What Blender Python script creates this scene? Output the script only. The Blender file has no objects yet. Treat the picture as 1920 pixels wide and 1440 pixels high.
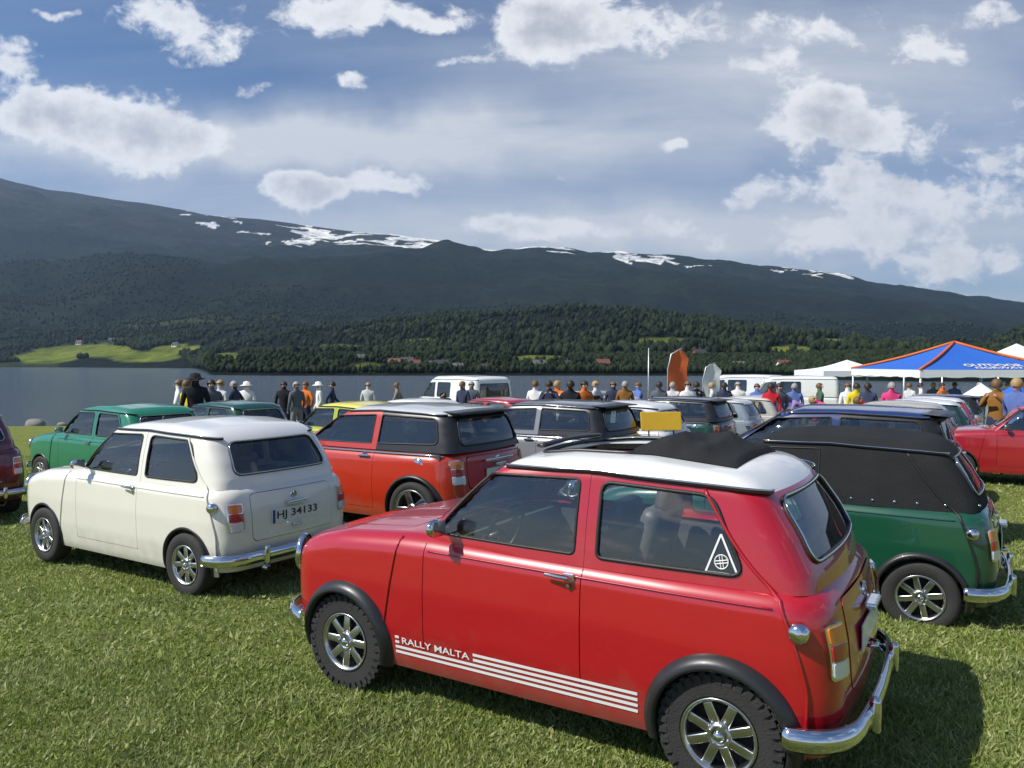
import bpy, bmesh, math, random
import numpy as np
from mathutils import Vector, Matrix, Euler
from mathutils.geometry import delaunay_2d_cdt
random.seed(7); np.random.seed(7)
SC = bpy.context.scene
COL = SC.collection
PI = math.pi
# ------------------------------------------------------------------ camera, light, exposure
F = 1450.0                                   # focal length in photograph pixels (1920 wide)
cam = bpy.data.objects.new('camera', bpy.data.cameras.new('camera'))
COL.objects.link(cam); SC.camera = cam
cam.data.sensor_width = 36; cam.data.lens = F / 1920 * 36
cam.data.clip_start = 0.05; cam.data.clip_end = 20000
EYE = 1.76
cam.location = (0, 0, EYE)
cam.rotation_euler = (math.radians(90) - math.atan(40 / F), 0, 0)
SUN_DIR = Vector((-1.0, -0.34, 1.15)).normalized()        # towards the sun
sun = bpy.data.objects.new('sun', bpy.data.lights.new('sun', 'SUN'))
COL.objects.link(sun); sun.data.energy = 5.0; sun.data.angle = math.radians(0.5)
sun.data.color = (1.0, 0.955, 0.88)
sun.rotation_euler = SUN_DIR.to_track_quat('Z', 'Y').to_euler()
SC.view_settings.view_transform = 'Standard'; SC.view_settings.look = 'None'
SC.view_settings.exposure = 0.22; SC.view_settings.gamma = 1; SC.view_settings.use_curve_mapping = False
SC.render.film_transparent = False
try:
    SC.cycles.max_bounces = 8; SC.cycles.transparent_max_bounces = 16
    SC.cycles.caustics_reflective = False; SC.cycles.caustics_refractive = False
except Exception: pass

def build_world():
    w = bpy.data.worlds.new('World'); SC.world = w; w.use_nodes = True
    nt = w.node_tree; N = nt.nodes; L = nt.links; N.clear()
    def n(t, **k):
        o = N.new(t)
        for a, b in k.items(): setattr(o, a, b)
        return o
    def inp(sock, v):
        if isinstance(v, bpy.types.NodeSocket): L.new(v, sock)
        else: sock.default_value = v
    def M(op, a, b=0.0, c=0.0, clamp=False):
        o = n('ShaderNodeMath', operation=op, use_clamp=clamp)
        inp(o.inputs[0], a); inp(o.inputs[1], b); inp(o.inputs[2], c); return o.outputs[0]
    out = n('ShaderNodeOutputWorld'); bg = n('ShaderNodeBackground'); L.new(bg.outputs[0], out.inputs[0])
    sky = n('ShaderNodeTexSky', sky_type='NISHITA'); sky.sun_disc = False
    sky.sun_elevation = math.asin(SUN_DIR.z)
    sky.sun_rotation = math.atan2(SUN_DIR.x, SUN_DIR.y)
    sky.air_density = 1.0; sky.dust_density = 0.6; sky.ozone_density = 2.5; sky.altitude = 50
    tc = n('ShaderNodeTexCoord'); sep = n('ShaderNodeSeparateXYZ'); L.new(tc.outputs['Generated'], sep.inputs[0])
    X, Y, Z = sep.outputs
    zc = M('MAXIMUM', Z, 0.012)
    # cloud layer plane: direction divided by height
    cx = M('DIVIDE', X, M('ADD', zc, 0.10)); cy = M('DIVIDE', Y, M('ADD', zc, 0.10))
    cmb = n('ShaderNodeCombineXYZ'); inp(cmb.inputs[0], cx); inp(cmb.inputs[1], cy)
    def noise(vec, scale, detail, rough=0.55, dist=0.0, loc=(0, 0, 0), sc=(1, 1, 1), rot=(0, 0, 0)):
        mp = n('ShaderNodeMapping'); L.new(vec, mp.inputs[0])
        mp.inputs['Location'].default_value = loc; mp.inputs['Scale'].default_value = sc; mp.inputs['Rotation'].default_value = rot
        t = n('ShaderNodeTexNoise'); L.new(mp.outputs[0], t.inputs['Vector'])
        t.inputs['Scale'].default_value = scale; t.inputs['Detail'].default_value = detail
        t.inputs['Roughness'].default_value = rough; t.inputs['Distortion'].default_value = dist
        return t.outputs['Fac']
    def ramp(v, lo, hi): 
        m = n('ShaderNodeMapRange', interpolation_type='SMOOTHSTEP'); L.new(v, m.inputs[0])
        m.inputs[1].default_value = lo; m.inputs[2].default_value = hi; return m.outputs[0]
    # direction-plane coordinates for the big cumulus seen over the lake
    yc = M('MAXIMUM', Y, 0.05)
    u = M('DIVIDE', X, yc); v = M('DIVIDE', Z, yc)
    uv = n('ShaderNodeCombineXYZ'); inp(uv.inputs[0], u); inp(uv.inputs[1], v)
    wob1 = M('MULTIPLY', M('SUBTRACT', noise(uv.outputs[0], 9, 7, 0.62), 0.5), 0.95)
    def P(px, py): return ((px - 960) / F, (680 - py) / F)
    blobs = [(30, 105, 75, 45, 1.0), (60, 205, 110, 42, .9), (250, 235, 170, 62, 1.15), (360, 290, 260, 60, .55), (330, 45, 120, 60, .85), (400, 95, 70, 30, .5),
             (640, 20, 130, 50, 1.0), (690, 148, 60, 22, .8), (1010, 60, 95, 75, 1.15), (1190, 45, 210, 55, .7),
             (585, 372, 60, 33, 1.1), (720, 350, 110, 28, .9), (960, 425, 150, 38, .75), (1530, 225, 120, 62, 1.25),
             (1650, 270, 90, 40, .8), (130, 25, 40, 14, .7), (480, 160, 45, 16, .6), (860, 120, 50, 18, .55), (800, 30, 60, 22, .7), (1420, 130, 80, 26, .7), (1740, 110, 90, 26, .7), (1860, 40, 80, 30, .7), (1050, 330, 60, 16, .5), (1262, 266, 50, 15, .9), (1570, 340, 80, 30, .9), (1420, 370, 60, 30, .7),
             (1720, 385, 210, 45, .8), (1560, 455, 190, 40, .75), (1800, 505, 170, 45, .85), (1900, 300, 150, 60, .6), (1150, 440, 200, 35, .6),
             (1560, 60, 230, 50, .6), (1860, 190, 120, 50, .5)]
    acc = None
    wn = n('ShaderNodeTexNoise'); L.new(uv.outputs[0], wn.inputs['Vector']); wn.inputs['Scale'].default_value = 7; wn.inputs['Detail'].default_value = 4; wn.inputs['Roughness'].default_value = .55
    wsep = n('ShaderNodeSeparateColor'); L.new(wn.outputs['Color'], wsep.inputs[0])
    uu = M('ADD', u, M('MULTIPLY', M('SUBTRACT', wsep.outputs[0], .5), .16)); vv = M('ADD', v, M('MULTIPLY', M('SUBTRACT', wsep.outputs[1], .5), .085))
    for (px, py, rx, ry, a) in blobs:
        bu, bv = P(px, py)
        du = M('DIVIDE', M('SUBTRACT', uu, bu), rx / F); dv = M('DIVIDE', M('SUBTRACT', vv, bv), ry / F)
        d = M('ADD', M('MULTIPLY', du, du), M('MULTIPLY', dv, dv))
        g = M('MULTIPLY', M('POWER', 2.718, M('MULTIPLY', d, -.9)), a)
        acc = g if acc is None else M('ADD', acc, g)
    front = ramp(Y, 0.15, 0.4)
    wob2 = M('SUBTRACT', noise(uv.outputs[0], 24, 8, 0.66, .25, (4, 2, 0), (1, 1.35, 1)), 0.5)
    cum = ramp(M('ADD', M('MINIMUM', acc, 1.15), M('ADD', M('MULTIPLY', wob1, .95), M('MULTIPLY', wob2, 1.35))), 0.46, 0.84)
    cum = M('MULTIPLY', cum, front)
    gen = ramp(noise(cmb.outputs[0], 1.3, 9, 0.6, 0.3, loc=(3.1, 1.7, 0)), 0.54, 0.68)
    gen = M('MULTIPLY', gen, M('SUBTRACT', 1.0, front))
    cum = M('MAXIMUM', cum, gen)
    # thin streaky veil
    cir = ramp(noise(cmb.outputs[0], 1.5, 8, 0.62, 0.6, loc=(0.3, 4.2, 0), sc=(0.35, 1.25, 1), rot=(0, 0, -0.75)), 0.34, 0.78)
    low = ramp(Z, 0.30, 0.02)
    lowveil = M('MULTIPLY', low, M('ADD', 0.30, M('MULTIPLY', noise(uv.outputs[0], 3.0, 6, 0.6, 0, (2, 1, 0), (1, 4.5, 1)), 0.9)))
    def soft(px, py, rx, ry):
        bu, bv = P(px, py); du = M('DIVIDE', M('SUBTRACT', uu, bu), rx / F); dv = M('DIVIDE', M('SUBTRACT', vv, bv), ry / F)
        return M('POWER', 2.718, M('MULTIPLY', M('ADD', M('MULTIPLY', du, du), M('MULTIPLY', dv, dv)), -1.0))
    band = M('MULTIPLY', M('ADD', M('ADD', soft(560, 268, 620, 62), M('MULTIPLY', soft(1500, 130, 520, 150), .62)), M('MULTIPLY', soft(1250, 430, 800, 60), .7)), front)
    strk = noise(uv.outputs[0], 6.0, 9, 0.68, .35, (5, 3, 0), (.55, 2.6, 1), (0, 0, -.22))
    band = M('MULTIPLY', band, M('ADD', .42, M('MULTIPLY', strk, 1.5)))
    veil = M('MINIMUM', M('ADD', M('ADD', M('MULTIPLY', cir, 0.20), M('MULTIPLY', lowveil, 0.55)), band), 0.93)
    # cloud shading: bright tops, greyer bases (true cloud self shading approximated by density)
    shade = noise(uv.outputs[0], 11, 5, 0.6, 0, (0.02, -0.035, 0))
    s2 = ramp(M('ADD', M('MULTIPLY', M('SUBTRACT', acc, .5), 1.0), M('ADD', M('MULTIPLY', M('SUBTRACT', shade, 0.5), 2.2), M('MULTIPLY', wob2, 1.2))), 0.15, 1.25)
    mixc = n('ShaderNodeMix', data_type='RGBA'); inp(mixc.inputs[0], s2)
    mixc.inputs[6].default_value = (9.2, 9.3, 9.5, 1); mixc.inputs[7].default_value = (5.0, 5.2, 5.7, 1)
    tint = n('ShaderNodeMix', data_type='RGBA', blend_type='MULTIPLY'); tint.inputs[0].default_value = 1
    L.new(sky.outputs[0], tint.inputs[6]); tint.inputs[7].default_value = (.46, .66, .88, 1)
    mv = n('ShaderNodeMix', data_type='RGBA'); inp(mv.inputs[0], veil); L.new(tint.outputs[2], mv.inputs[6])
    mv.inputs[7].default_value = (7.0, 7.25, 7.6, 1)
    mc = n('ShaderNodeMix', data_type='RGBA'); inp(mc.inputs[0], M('MULTIPLY', cum, 0.93)); L.new(mv.outputs[2], mc.inputs[6]); L.new(mixc.outputs[2], mc.inputs[7])
    L.new(mc.outputs[2], bg.inputs[0]); bg.inputs[1].default_value = 0.092
build_world()

# ------------------------------------------------------------------ helpers
def tag(o, label=None, cat=None, group=None, kind=None):
    if label: o['label'] = label
    if cat: o['category'] = cat
    if group: o['group'] = group
    if kind: o['kind'] = kind
    return o
def empty(name, loc=(0, 0, 0), rz=0, label=None, cat=None, group=None):
    o = bpy.data.objects.new(name, None); COL.objects.link(o); o.location = loc; o.rotation_euler = (0, 0, rz)
    o.empty_display_size = 0.2
    return tag(o, label, cat, group)
def mesh_obj(name, verts, faces, mats=None, parent=None, smooth=False, midx=None, normals=None):
    me = bpy.data.meshes.new(name)
    me.from_pydata([tuple(v) for v in verts], [], [tuple(int(i) for i in f) for f in faces])
    if mats is not None:
        for m in (mats if isinstance(mats, (list, tuple)) else [mats]): me.materials.append(m)
    if midx is not None: me.polygons.foreach_set('material_index', midx)
    if smooth: me.polygons.foreach_set('use_smooth', [True] * len(me.polygons))
    me.update()
    if normals is not None:
        me.normals_split_custom_set_from_vertices([tuple(x) for x in normals])
    o = bpy.data.objects.new(name, me); COL.objects.link(o)
    if parent: o.parent = parent
    return o
def fast_mesh(name, verts, tris, mats=None, smooth=False):
    me = bpy.data.meshes.new(name)
    verts = np.asarray(verts, dtype=np.float32); tris = np.asarray(tris, dtype=np.int32)
    k = tris.shape[1]
    me.vertices.add(len(verts)); me.vertices.foreach_set('co', verts.ravel())
    me.loops.add(tris.size); me.loops.foreach_set('vertex_index', tris.ravel())
    me.polygons.add(len(tris)); me.polygons.foreach_set('loop_start', np.arange(0, tris.size, k, dtype=np.int32))
    if smooth: me.polygons.foreach_set('use_smooth', np.ones(len(tris), dtype=bool))
    me.update(calc_edges=True); me.validate()
    if mats is not None:
        for m in (mats if isinstance(mats, (list, tuple)) else [mats]): me.materials.append(m)
    o = bpy.data.objects.new(name, me); COL.objects.link(o); return o
class MB:
    def __init__(s): s.v = []; s.f = []; s.m = []
    def add(s, vs, fs, mi=0):
        b = len(s.v); s.v += [tuple(x) for x in vs]; s.f += [tuple(i + b for i in f) for f in fs]; s.m += [mi] * len(fs)
    def box(s, c, d, mi=0, rot=None, bev=0.0, taper=(1, 1)):
        hx, hy, hz = d[0] / 2, d[1] / 2, d[2] / 2
        bm = bmesh.new(); bmesh.ops.create_cube(bm, size=1)
        for v in bm.verts:
            k = taper if v.co.z > 0 else (1, 1)
            v.co = Vector((v.co.x * d[0] * k[0], v.co.y * d[1] * k[1], v.co.z * d[2]))
        if bev > 0: bmesh.ops.bevel(bm, geom=bm.edges[:] + bm.verts[:], offset=bev, segments=2, affect='EDGES', profile=0.6)
        M_ = Matrix.Translation(Vector(c)) @ (Euler(rot).to_matrix().to_4x4() if rot else Matrix())
        bm.verts.index_update()
        s.add([M_ @ v.co for v in bm.verts], [[v.index for v in f.verts] for f in bm.faces], mi); bm.free()
    def lathe(s, prof, n=32, axis='y', c=(0, 0, 0), mi=0, closed=False):
        vs = []; fs = []
        for i in range(n):
            a = 2 * PI * i / n
            for (r, h) in prof:
                p = (r * math.cos(a), h, r * math.sin(a)) if axis == 'y' else ((r * math.cos(a), r * math.sin(a), h) if axis == 'z' else (h, r * math.cos(a), r * math.sin(a)))
                vs.append((p[0] + c[0], p[1] + c[1], p[2] + c[2]))
        m = len(prof)
        for i in range(n):
            for j in range(m - 1 + (1 if closed else 0)):
                j2 = (j + 1) % m; a = i * m + j; b = i * m + j2; d = ((i + 1) % n) * m + j; e = ((i + 1) % n) * m + j2
                fs.append((a, d, e, b) if axis == 'y' else (a, b, e, d))
        s.add(vs, fs, mi)
    def tube(s, pts, r, n=6, mi=0, closed=False, rz=None):
        pts = [Vector(p) for p in pts]; k = len(pts); vs = []; fs = []; ref = None
        for i, p in enumerate(pts):
            a = pts[(i - 1) % k] if (closed or i > 0) else p; b = pts[(i + 1) % k] if (closed or i < k - 1) else p
            t = (b - a); t = t.normalized() if t.length > 1e-9 else Vector((1, 0, 0))
            if ref is None:
                ref = Vector((0, 0, 1)) if abs(t.z) < .9 else Vector((1, 0, 0))
            x = (ref - t * ref.dot(t)).normalized(); ref = x; y = t.cross(x)
            rr = r[i] if isinstance(r, (list, tuple, np.ndarray)) else r
            for j in range(n):
                an = 2 * PI * j / n; vs.append(p + x * math.cos(an) * rr + y * math.sin(an) * (rz or rr))
        for i in range(k if closed else k - 1):
            for j in range(n):
                a = i * n + j; b = i * n + (j + 1) % n; c = ((i + 1) % k) * n + (j + 1) % n; d = ((i + 1) % k) * n + j
                fs.append((a, b, c, d))
        if not closed:
            fs.append(tuple(range(n))[::-1]); fs.append(tuple(range((k - 1) * n, k * n)))
        s.add(vs, fs, mi)
    def sphere(s, c, r, mi=0, sub=2, scale=(1, 1, 1)):
        bm = bmesh.new(); bmesh.ops.create_icosphere(bm, subdivisions=sub, radius=1)
        s.add([(c[0] + v.co.x * r * scale[0], c[1] + v.co.y * r * scale[1], c[2] + v.co.z * r * scale[2]) for v in bm.verts], [[v.index for v in f.verts] for f in bm.faces], mi); bm.free()
    def obj(s, name, mats, parent=None, smooth=False):
        return mesh_obj(name, s.v, s.f, mats, parent, smooth, s.m)

# ------------------------------------------------------------------ materials
def new_mat(name):
    m = bpy.data.materials.new(name); m.use_nodes = True; return m
def lnk(m, a, b): m.node_tree.links.new(a, b)
def pbsdf(m): return m.node_tree.nodes['Principled BSDF']
def plain(name, col, rough=0.6, metal=0.0, coat=0.0, var=0.10, scale=8.0, bump=0.0, bscale=60.0, spec=0.5, dirt=None):
    m = new_mat(name); b = pbsdf(m); nt = m.node_tree
    b.inputs['Roughness'].default_value = rough; b.inputs['Metallic'].default_value = metal
    b.inputs['Coat Weight'].default_value = min(1, coat * 1.15); b.inputs['Coat IOR'].default_value = 1.62; b.inputs['Coat Roughness'].default_value = 0.03
    b.inputs['Specular IOR Level'].default_value = spec
    tc = nt.nodes.new('ShaderNodeTexCoord')
    no = nt.nodes.new('ShaderNodeTexNoise'); no.inputs['Scale'].default_value = scale; no.inputs['Detail'].default_value = 5
    lnk(m, tc.outputs['Object'], no.inputs['Vector'])
    mx = nt.nodes.new('ShaderNodeMix'); mx.data_type = 'RGBA'
    mx.inputs[6].default_value = (*[c * (1 - var) for c in col], 1); mx.inputs[7].default_value = (*[min(1, c * (1 + var)) for c in col], 1)
    lnk(m, no.outputs['Fac'], mx.inputs[0]); last = mx.outputs[2]
    if dirt:
        sp = nt.nodes.new('ShaderNodeSeparateXYZ'); lnk(m, tc.outputs['Object'], sp.inputs[0])
        n2 = nt.nodes.new('ShaderNodeTexNoise'); n2.inputs['Scale'].default_value = 9; n2.inputs['Detail'].default_value = 8; lnk(m, tc.outputs['Object'], n2.inputs['Vector'])
        ad = nt.nodes.new('ShaderNodeMath'); ad.operation = 'MULTIPLY_ADD'; lnk(m, n2.outputs['Fac'], ad.inputs[0]); ad.inputs[1].default_value = -0.35; lnk(m, sp.outputs[2], ad.inputs[2])
        mr = nt.nodes.new('ShaderNodeMapRange'); lnk(m, ad.outputs[0], mr.inputs[0]); mr.inputs[1].default_value = 0.22; mr.inputs[2].default_value = -0.02
        mr.inputs[3].default_value = 0.0; mr.inputs[4].default_value = dirt
        m3 = nt.nodes.new('ShaderNodeMix'); m3.data_type = 'RGBA'; lnk(m, mr.outputs[0], m3.inputs[0]); lnk(m, last, m3.inputs[6]); m3.inputs[7].default_value = (.16, .13, .09, 1)
        last = m3.outputs[2]
        rr = nt.nodes.new('ShaderNodeMapRange'); lnk(m, mr.outputs[0], rr.inputs[0]); rr.inputs[3].default_value = rough; rr.inputs[4].default_value = .7
        lnk(m, rr.outputs[0], b.inputs['Roughness'])
    lnk(m, last, b.inputs['Base Color'])
    if bump > 0:
        nb = nt.nodes.new('ShaderNodeTexNoise'); nb.inputs['Scale'].default_value = bscale; nb.inputs['Detail'].default_value = 6
        lnk(m, tc.outputs['Object'], nb.inputs['Vector'])
        bp = nt.nodes.new('ShaderNodeBump'); bp.inputs['Strength'].default_value = bump; bp.inputs['Distance'].default_value = 0.01
        lnk(m, nb.outputs['Fac'], bp.inputs['Height']); lnk(m, bp.outputs[0], b.inputs['Normal'])
    return m
_pc = {}
def paint(col, rough=0.32, dirt=0.45):
    key = tuple(round(c, 3) for c in col)
    if key not in _pc:
        _pc[key] = plain('car_paint', col, rough, 0, 0.9, 0.03, 3, bump=0.012, bscale=5, dirt=dirt)
    return _pc[key]
CHROME = plain('chrome', (.72, .73, .75), .10, 1, 0, .05, 12, bump=.05, bscale=14)
ALLOY = plain('alloy_metal', (.62, .62, .63), .28, 1, 0, .12, 25)
STEEL = plain('painted_steel_rim', (.55, .56, .57), .35, .6, .2, .1, 20)
RUBBER = plain('black_rubber', (.018, .018, .019), .55, 0, 0, .2, 20, bump=.2, bscale=90)
TYRE = plain('tyre_rubber', (.028, .027, .026), .8, 0, 0, .35, 14, bump=.4, bscale=120)
BLACKTRIM = plain('black_trim', (.02, .02, .021), .38, 0, .1, .1, 9)
INTER = plain('interior_vinyl', (.07, .068, .065), .6, 0, 0, .25, 11, bump=.3, bscale=80)
SEAT = plain('seat_leather', (.09, .085, .08), .48, 0, .1, .25, 9, bump=.3, bscale=50)
FABRIC = plain('black_fabric', (.022, .023, .024), .9, 0, 0, .25, 7, bump=.7, bscale=130, spec=.2)
REDLAMP = plain('red_lamp_glass', (.42, .015, .012), .12, 0, 1, .1, 40, bump=.3, bscale=200)
AMBER = plain('amber_lamp_glass', (.75, .22, .02), .12, 0, 1, .1, 40, bump=.3, bscale=200)
CLEARLAMP = plain('headlamp_glass', (.75, .77, .8), .06, .3, 1, .1, 30, bump=.4, bscale=90)
PLATEW = plain('plate_white', (.74, .75, .73), .4, 0, .3, .05, 9)
INK = plain('plate_ink', (.015, .015, .016), .5)
WHITEPAINT = plain('white_decal', (.80, .80, .78), .4, 0, .3, .03, 9)
UNDER = plain('underbody_black', (.02, .019, .018), .85, 0, 0, .3, 10, bump=.5)
def glass_mat(name, tint=(.72, .80, .78), extra=0.0):
    m = new_mat(name); nt = m.node_tree; N = nt.nodes; N.remove(N['Principled BSDF']); out = N['Material Output']
    tr = N.new('ShaderNodeBsdfTransparent'); tr.inputs[0].default_value = (*tint, 1)
    gl = N.new('ShaderNodeBsdfGlossy'); gl.inputs['Roughness'].default_value = 0.02; gl.inputs[0].default_value = (1, 1, 1, 1)
    lw = N.new('ShaderNodeFresnel'); lw.inputs['IOR'].default_value = 1.5
    mt = N.new('ShaderNodeMath'); mt.operation = 'ADD'; mt.inputs[1].default_value = extra; mt.use_clamp = True
    lnk(m, lw.outputs[0], mt.inputs[0])
    mx = N.new('ShaderNodeMixShader'); lnk(m, mt.outputs[0], mx.inputs[0]); lnk(m, tr.outputs[0], mx.inputs[1]); lnk(m, gl.outputs[0], mx.inputs[2])
    lnk(m, mx.outputs[0], out.inputs[0]); return m
GLASS = glass_mat('window_glass', (.88, .93, .90), .07)
DGLASS = glass_mat('dark_window_glass', (.42, .47, .46), .07)

# ------------------------------------------------------------------ implicit car bodies
def sm(xs, ys, w=0.10):
    xs = np.array(xs, float); ys = np.array(ys, float)
    t = np.linspace(xs[0] - .5, xs[-1] + .5, 900); y = np.interp(t, xs, ys)
    k = max(3, int(w / (t[1] - t[0]))); ker = np.hanning(k + 2)[1:-1]; ker /= ker.sum()
    yp = np.pad(y, k, mode='edge'); y = np.convolve(yp, ker, 'same')[k:-k]
    return lambda q: np.interp(q, t, y)
def smax(a, b, k):
    h = np.maximum(k - np.abs(a - b), 0) / k
    return np.maximum(a, b) + h * h * k * 0.25
class Shell:
    """a closed implicit shell; solve() finds the outermost point of the shell along rays"""
    def __init__(s, top, side, front, rear, crown, bowf, bowr, ks, xr, xf, yc, R, zin):
        s.top, s.side, s.front, s.rear = top, side, front, rear
        s.crown, s.bowf, s.bowr, s.ks = crown, bowf, bowr, ks; s.xr, s.xf, s.yc, s.R, s.zin = xr, xf, yc, R, zin
    def f(s, x, y, z):
        a = z - (s.top(x) - s.crown * y * y)
        b = np.abs(y) - s.side(x, z)
        c = x - s.front(z) + s.bowf * y * y
        d = s.rear(z) - x + s.bowr * y * y
        e = smax(smax(b, c, s.ks[1]), d, s.ks[2])
        return smax(e, a, s.ks[0])
    def solve(s, o, d, t1=3.0):
        o = np.atleast_2d(o).astype(float); d = np.atleast_2d(d).astype(float)
        lo = np.zeros(len(o)); hi = np.full(len(o), t1)
        for _ in range(34):
            m = (lo + hi) / 2; p = o + d * m[:, None]; ins = s.f(p[:, 0], p[:, 1], p[:, 2]) < 0
            lo = np.where(ins, m, lo); hi = np.where(ins, hi, m)
        return o + d * lo[:, None]
    def normal(s, p, e=1e-3):
        g = np.stack([s.f(p[:, 0] + e, p[:, 1], p[:, 2]) - s.f(p[:, 0] - e, p[:, 1], p[:, 2]),
                      s.f(p[:, 0], p[:, 1] + e, p[:, 2]) - s.f(p[:, 0], p[:, 1] - e, p[:, 2]),
                      s.f(p[:, 0], p[:, 1], p[:, 2] + e) - s.f(p[:, 0], p[:, 1], p[:, 2] - e)], 1)
        return g / (np.linalg.norm(g, axis=1)[:, None] + 1e-12)
    # wrap coordinate: s = x on the side, fans round the corners, then runs across front / rear
    def send(s): return s.xr - PI / 2 * s.R - s.yc, s.xf + PI / 2 * s.R + s.yc
    def ray(s, sv):
        sv = np.asarray(sv, float); o = np.zeros((len(sv), 2)); d = np.zeros((len(sv), 2))
        x = np.clip(sv, s.xr, s.xf); o[:, 0] = x; o[:, 1] = s.yc; d[:, 1] = 1
        r = sv < s.xr; a = np.clip((s.xr - sv) / s.R, 0, PI / 2); d[r, 0] = -np.sin(a[r]); d[r, 1] = np.cos(a[r])
        q = sv < s.xr - PI / 2 * s.R; o[q, 1] = s.yc - (s.xr - PI / 2 * s.R - sv[q]); d[q] = (-1, 0)
        r = sv > s.xf; a = np.clip((sv - s.xf) / s.R, 0, PI / 2); d[r, 0] = np.sin(a[r]); d[r, 1] = np.cos(a[r])
        q = sv > s.xf + PI / 2 * s.R; o[q, 1] = s.yc - (sv[q] - s.xf - PI / 2 * s.R); d[q] = (1, 0)
        return o, d
    def wrap(s, P):
        P = np.asarray(P, float); o, d = s.ray(P[:, 0])
        return s.solve(np.column_stack([o, P[:, 1]]), np.column_stack([d, np.zeros(len(P))]))
    def unwrap(s, p):
        p = np.asarray(p, float); x, y = p[:, 0], p[:, 1]; out = x.copy()
        r = (x < s.xr) & (y >= s.yc); out[r] = s.xr - s.R * np.arctan2(s.xr - x[r], y[r] - s.yc)
        r = (x < s.xr) & (y < s.yc); out[r] = s.xr - PI / 2 * s.R - (s.yc - y[r])
        r = (x > s.xf) & (y >= s.yc); out[r] = s.xf + s.R * np.arctan2(x[r] - s.xf, y[r] - s.yc)
        r = (x > s.xf) & (y < s.yc); out[r] = s.xf + PI / 2 * s.R + (s.yc - y[r])
        return np.column_stack([out, p[:, 2]])
    def sidemap(s, P):
        P = np.asarray(P, float); k = len(P)
        return s.solve(np.column_stack([P[:, 0], np.zeros(k), P[:, 1]]), np.tile([0, 1., 0], (k, 1)))
    def rearmap(s, P):
        P = np.asarray(P, float); k = len(P)
        return s.solve(np.column_stack([np.full(k, s.xr), P[:, 0], P[:, 1]]), np.tile([-1., 0, 0], (k, 1)))
    def frontmap(s, P):
        P = np.asarray(P, float); k = len(P)
        return s.solve(np.column_stack([np.full(k, s.xf), P[:, 0], P[:, 1]]), np.tile([1., 0, 0], (k, 1)))
    def topmap(s, P):
        P = np.asarray(P, float); k = len(P)
        return s.solve(np.column_stack([P[:, 0], P[:, 1], np.full(k, s.zin)]), np.tile([0, 0, 1.], (k, 1)))
    def shoulder(s, sv, drop=.15):
        """3D points where the flank turns into the top (45 degrees)"""
        sv = np.asarray(sv, float); o, d = s.ray(sv)
        p = s.wrap(np.column_stack([sv, np.full(len(sv), s.zin + .1)]))
        q = p[:, :2] - d * drop
        zt = s.topmap(q)[:, 2]
        return s.solve(np.column_stack([q, zt - drop]), np.column_stack([d, np.ones(len(sv))]) / math.sqrt(2))

def inside(P, poly):
    P = np.asarray(P); poly = np.asarray(poly); x, y = P[:, 0], P[:, 1]; c = np.zeros(len(P), bool); n = len(poly)
    for i in range(n):
        x1, y1 = poly[i]; x2, y2 = poly[(i + 1) % n]
        if y1 == y2: continue
        c ^= ((y1 > y) != (y2 > y)) & (x < (x2 - x1) * (y - y1) / (y2 - y1) + x1)
    return c
def resample(poly, step, closed=True):
    poly = [np.array(p, float) for p in poly]; out = []; n = len(poly)
    for i in range(n if closed else n - 1):
        a, b = poly[i], poly[(i + 1) % n]; k = max(1, int(np.linalg.norm(b - a) / step + .5))
        for j in range(k): out.append(a + (b - a) * j / k)
    if not closed: out.append(poly[-1])
    return np.array(out)
def rounded(poly, r, k=5):
    out = []; n = len(poly)
    rs = r if isinstance(r, (list, tuple)) else [r] * n
    for i in range(n):
        p = np.array(poly[i], float); a = np.array(poly[i - 1], float) - p; b = np.array(poly[(i + 1) % n], float) - p
        la, lb = np.linalg.norm(a), np.linalg.norm(b); rr = min(rs[i], la * .48, lb * .48)
        if rr < 1e-4: out.append(p); continue
        p0 = p + a / la * rr; p1 = p + b / lb * rr
        for j in range(k + 1):
            t = j / k; out.append((1 - t) ** 2 * p0 + 2 * t * (1 - t) * p + t * t * p1)
    return np.array(out)
def circle(c, r, n=28): return np.array([(c[0] + r * math.cos(2 * PI * i / n), c[1] + r * math.sin(2 * PI * i / n)) for i in range(n)])

def panel2d(outline, holes, step):
    loops = [resample(outline, step)] + [np.asarray(h, float) for h in holes]
    pts = []; edges = []
    for lp in loops:
        b = len(pts); pts += [tuple(p) for p in lp]; edges += [(b + i, b + (i + 1) % len(lp)) for i in range(len(lp))]
    bp = np.array(pts); lo = bp.min(0); hi = bp.max(0)
    gx = np.arange(lo[0] + step / 2, hi[0], step); gy = np.arange(lo[1] + step / 2, hi[1], step * .87)
    G = np.array([(x + (step / 2 if j % 2 else 0), y) for j, y in enumerate(gy) for x in gx]) if len(gx) and len(gy) else np.zeros((0, 2))
    if len(G):
        ok = inside(G, loops[0])
        for h in loops[1:]: ok &= ~inside(G, h)
        G = G[ok]
        if len(G):
            seg = np.concatenate([np.vstack([lp, (lp + np.roll(lp, -1, 0)) / 2]) for lp in loops])
            d = np.min(np.linalg.norm(G[:, None, :] - seg[None, :, :], axis=2), axis=1); G = G[d > step * .42]
    pts += [tuple(p) for p in G]
    r = delaunay_2d_cdt([Vector(p) for p in pts], edges, [], 0, 1e-6)
    V = np.array([tuple(v) for v in r[0]]); T = np.array([f for f in r[2] if len(f) == 3])
    c = V[T].mean(1); ok = inside(c, loops[0])
    for h in loops[1:]: ok &= ~inside(c, h)
    T = T[ok]; used = np.unique(T); rm = -np.ones(len(V), int); rm[used] = np.arange(len(used))
    return V[used], rm[T]
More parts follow.
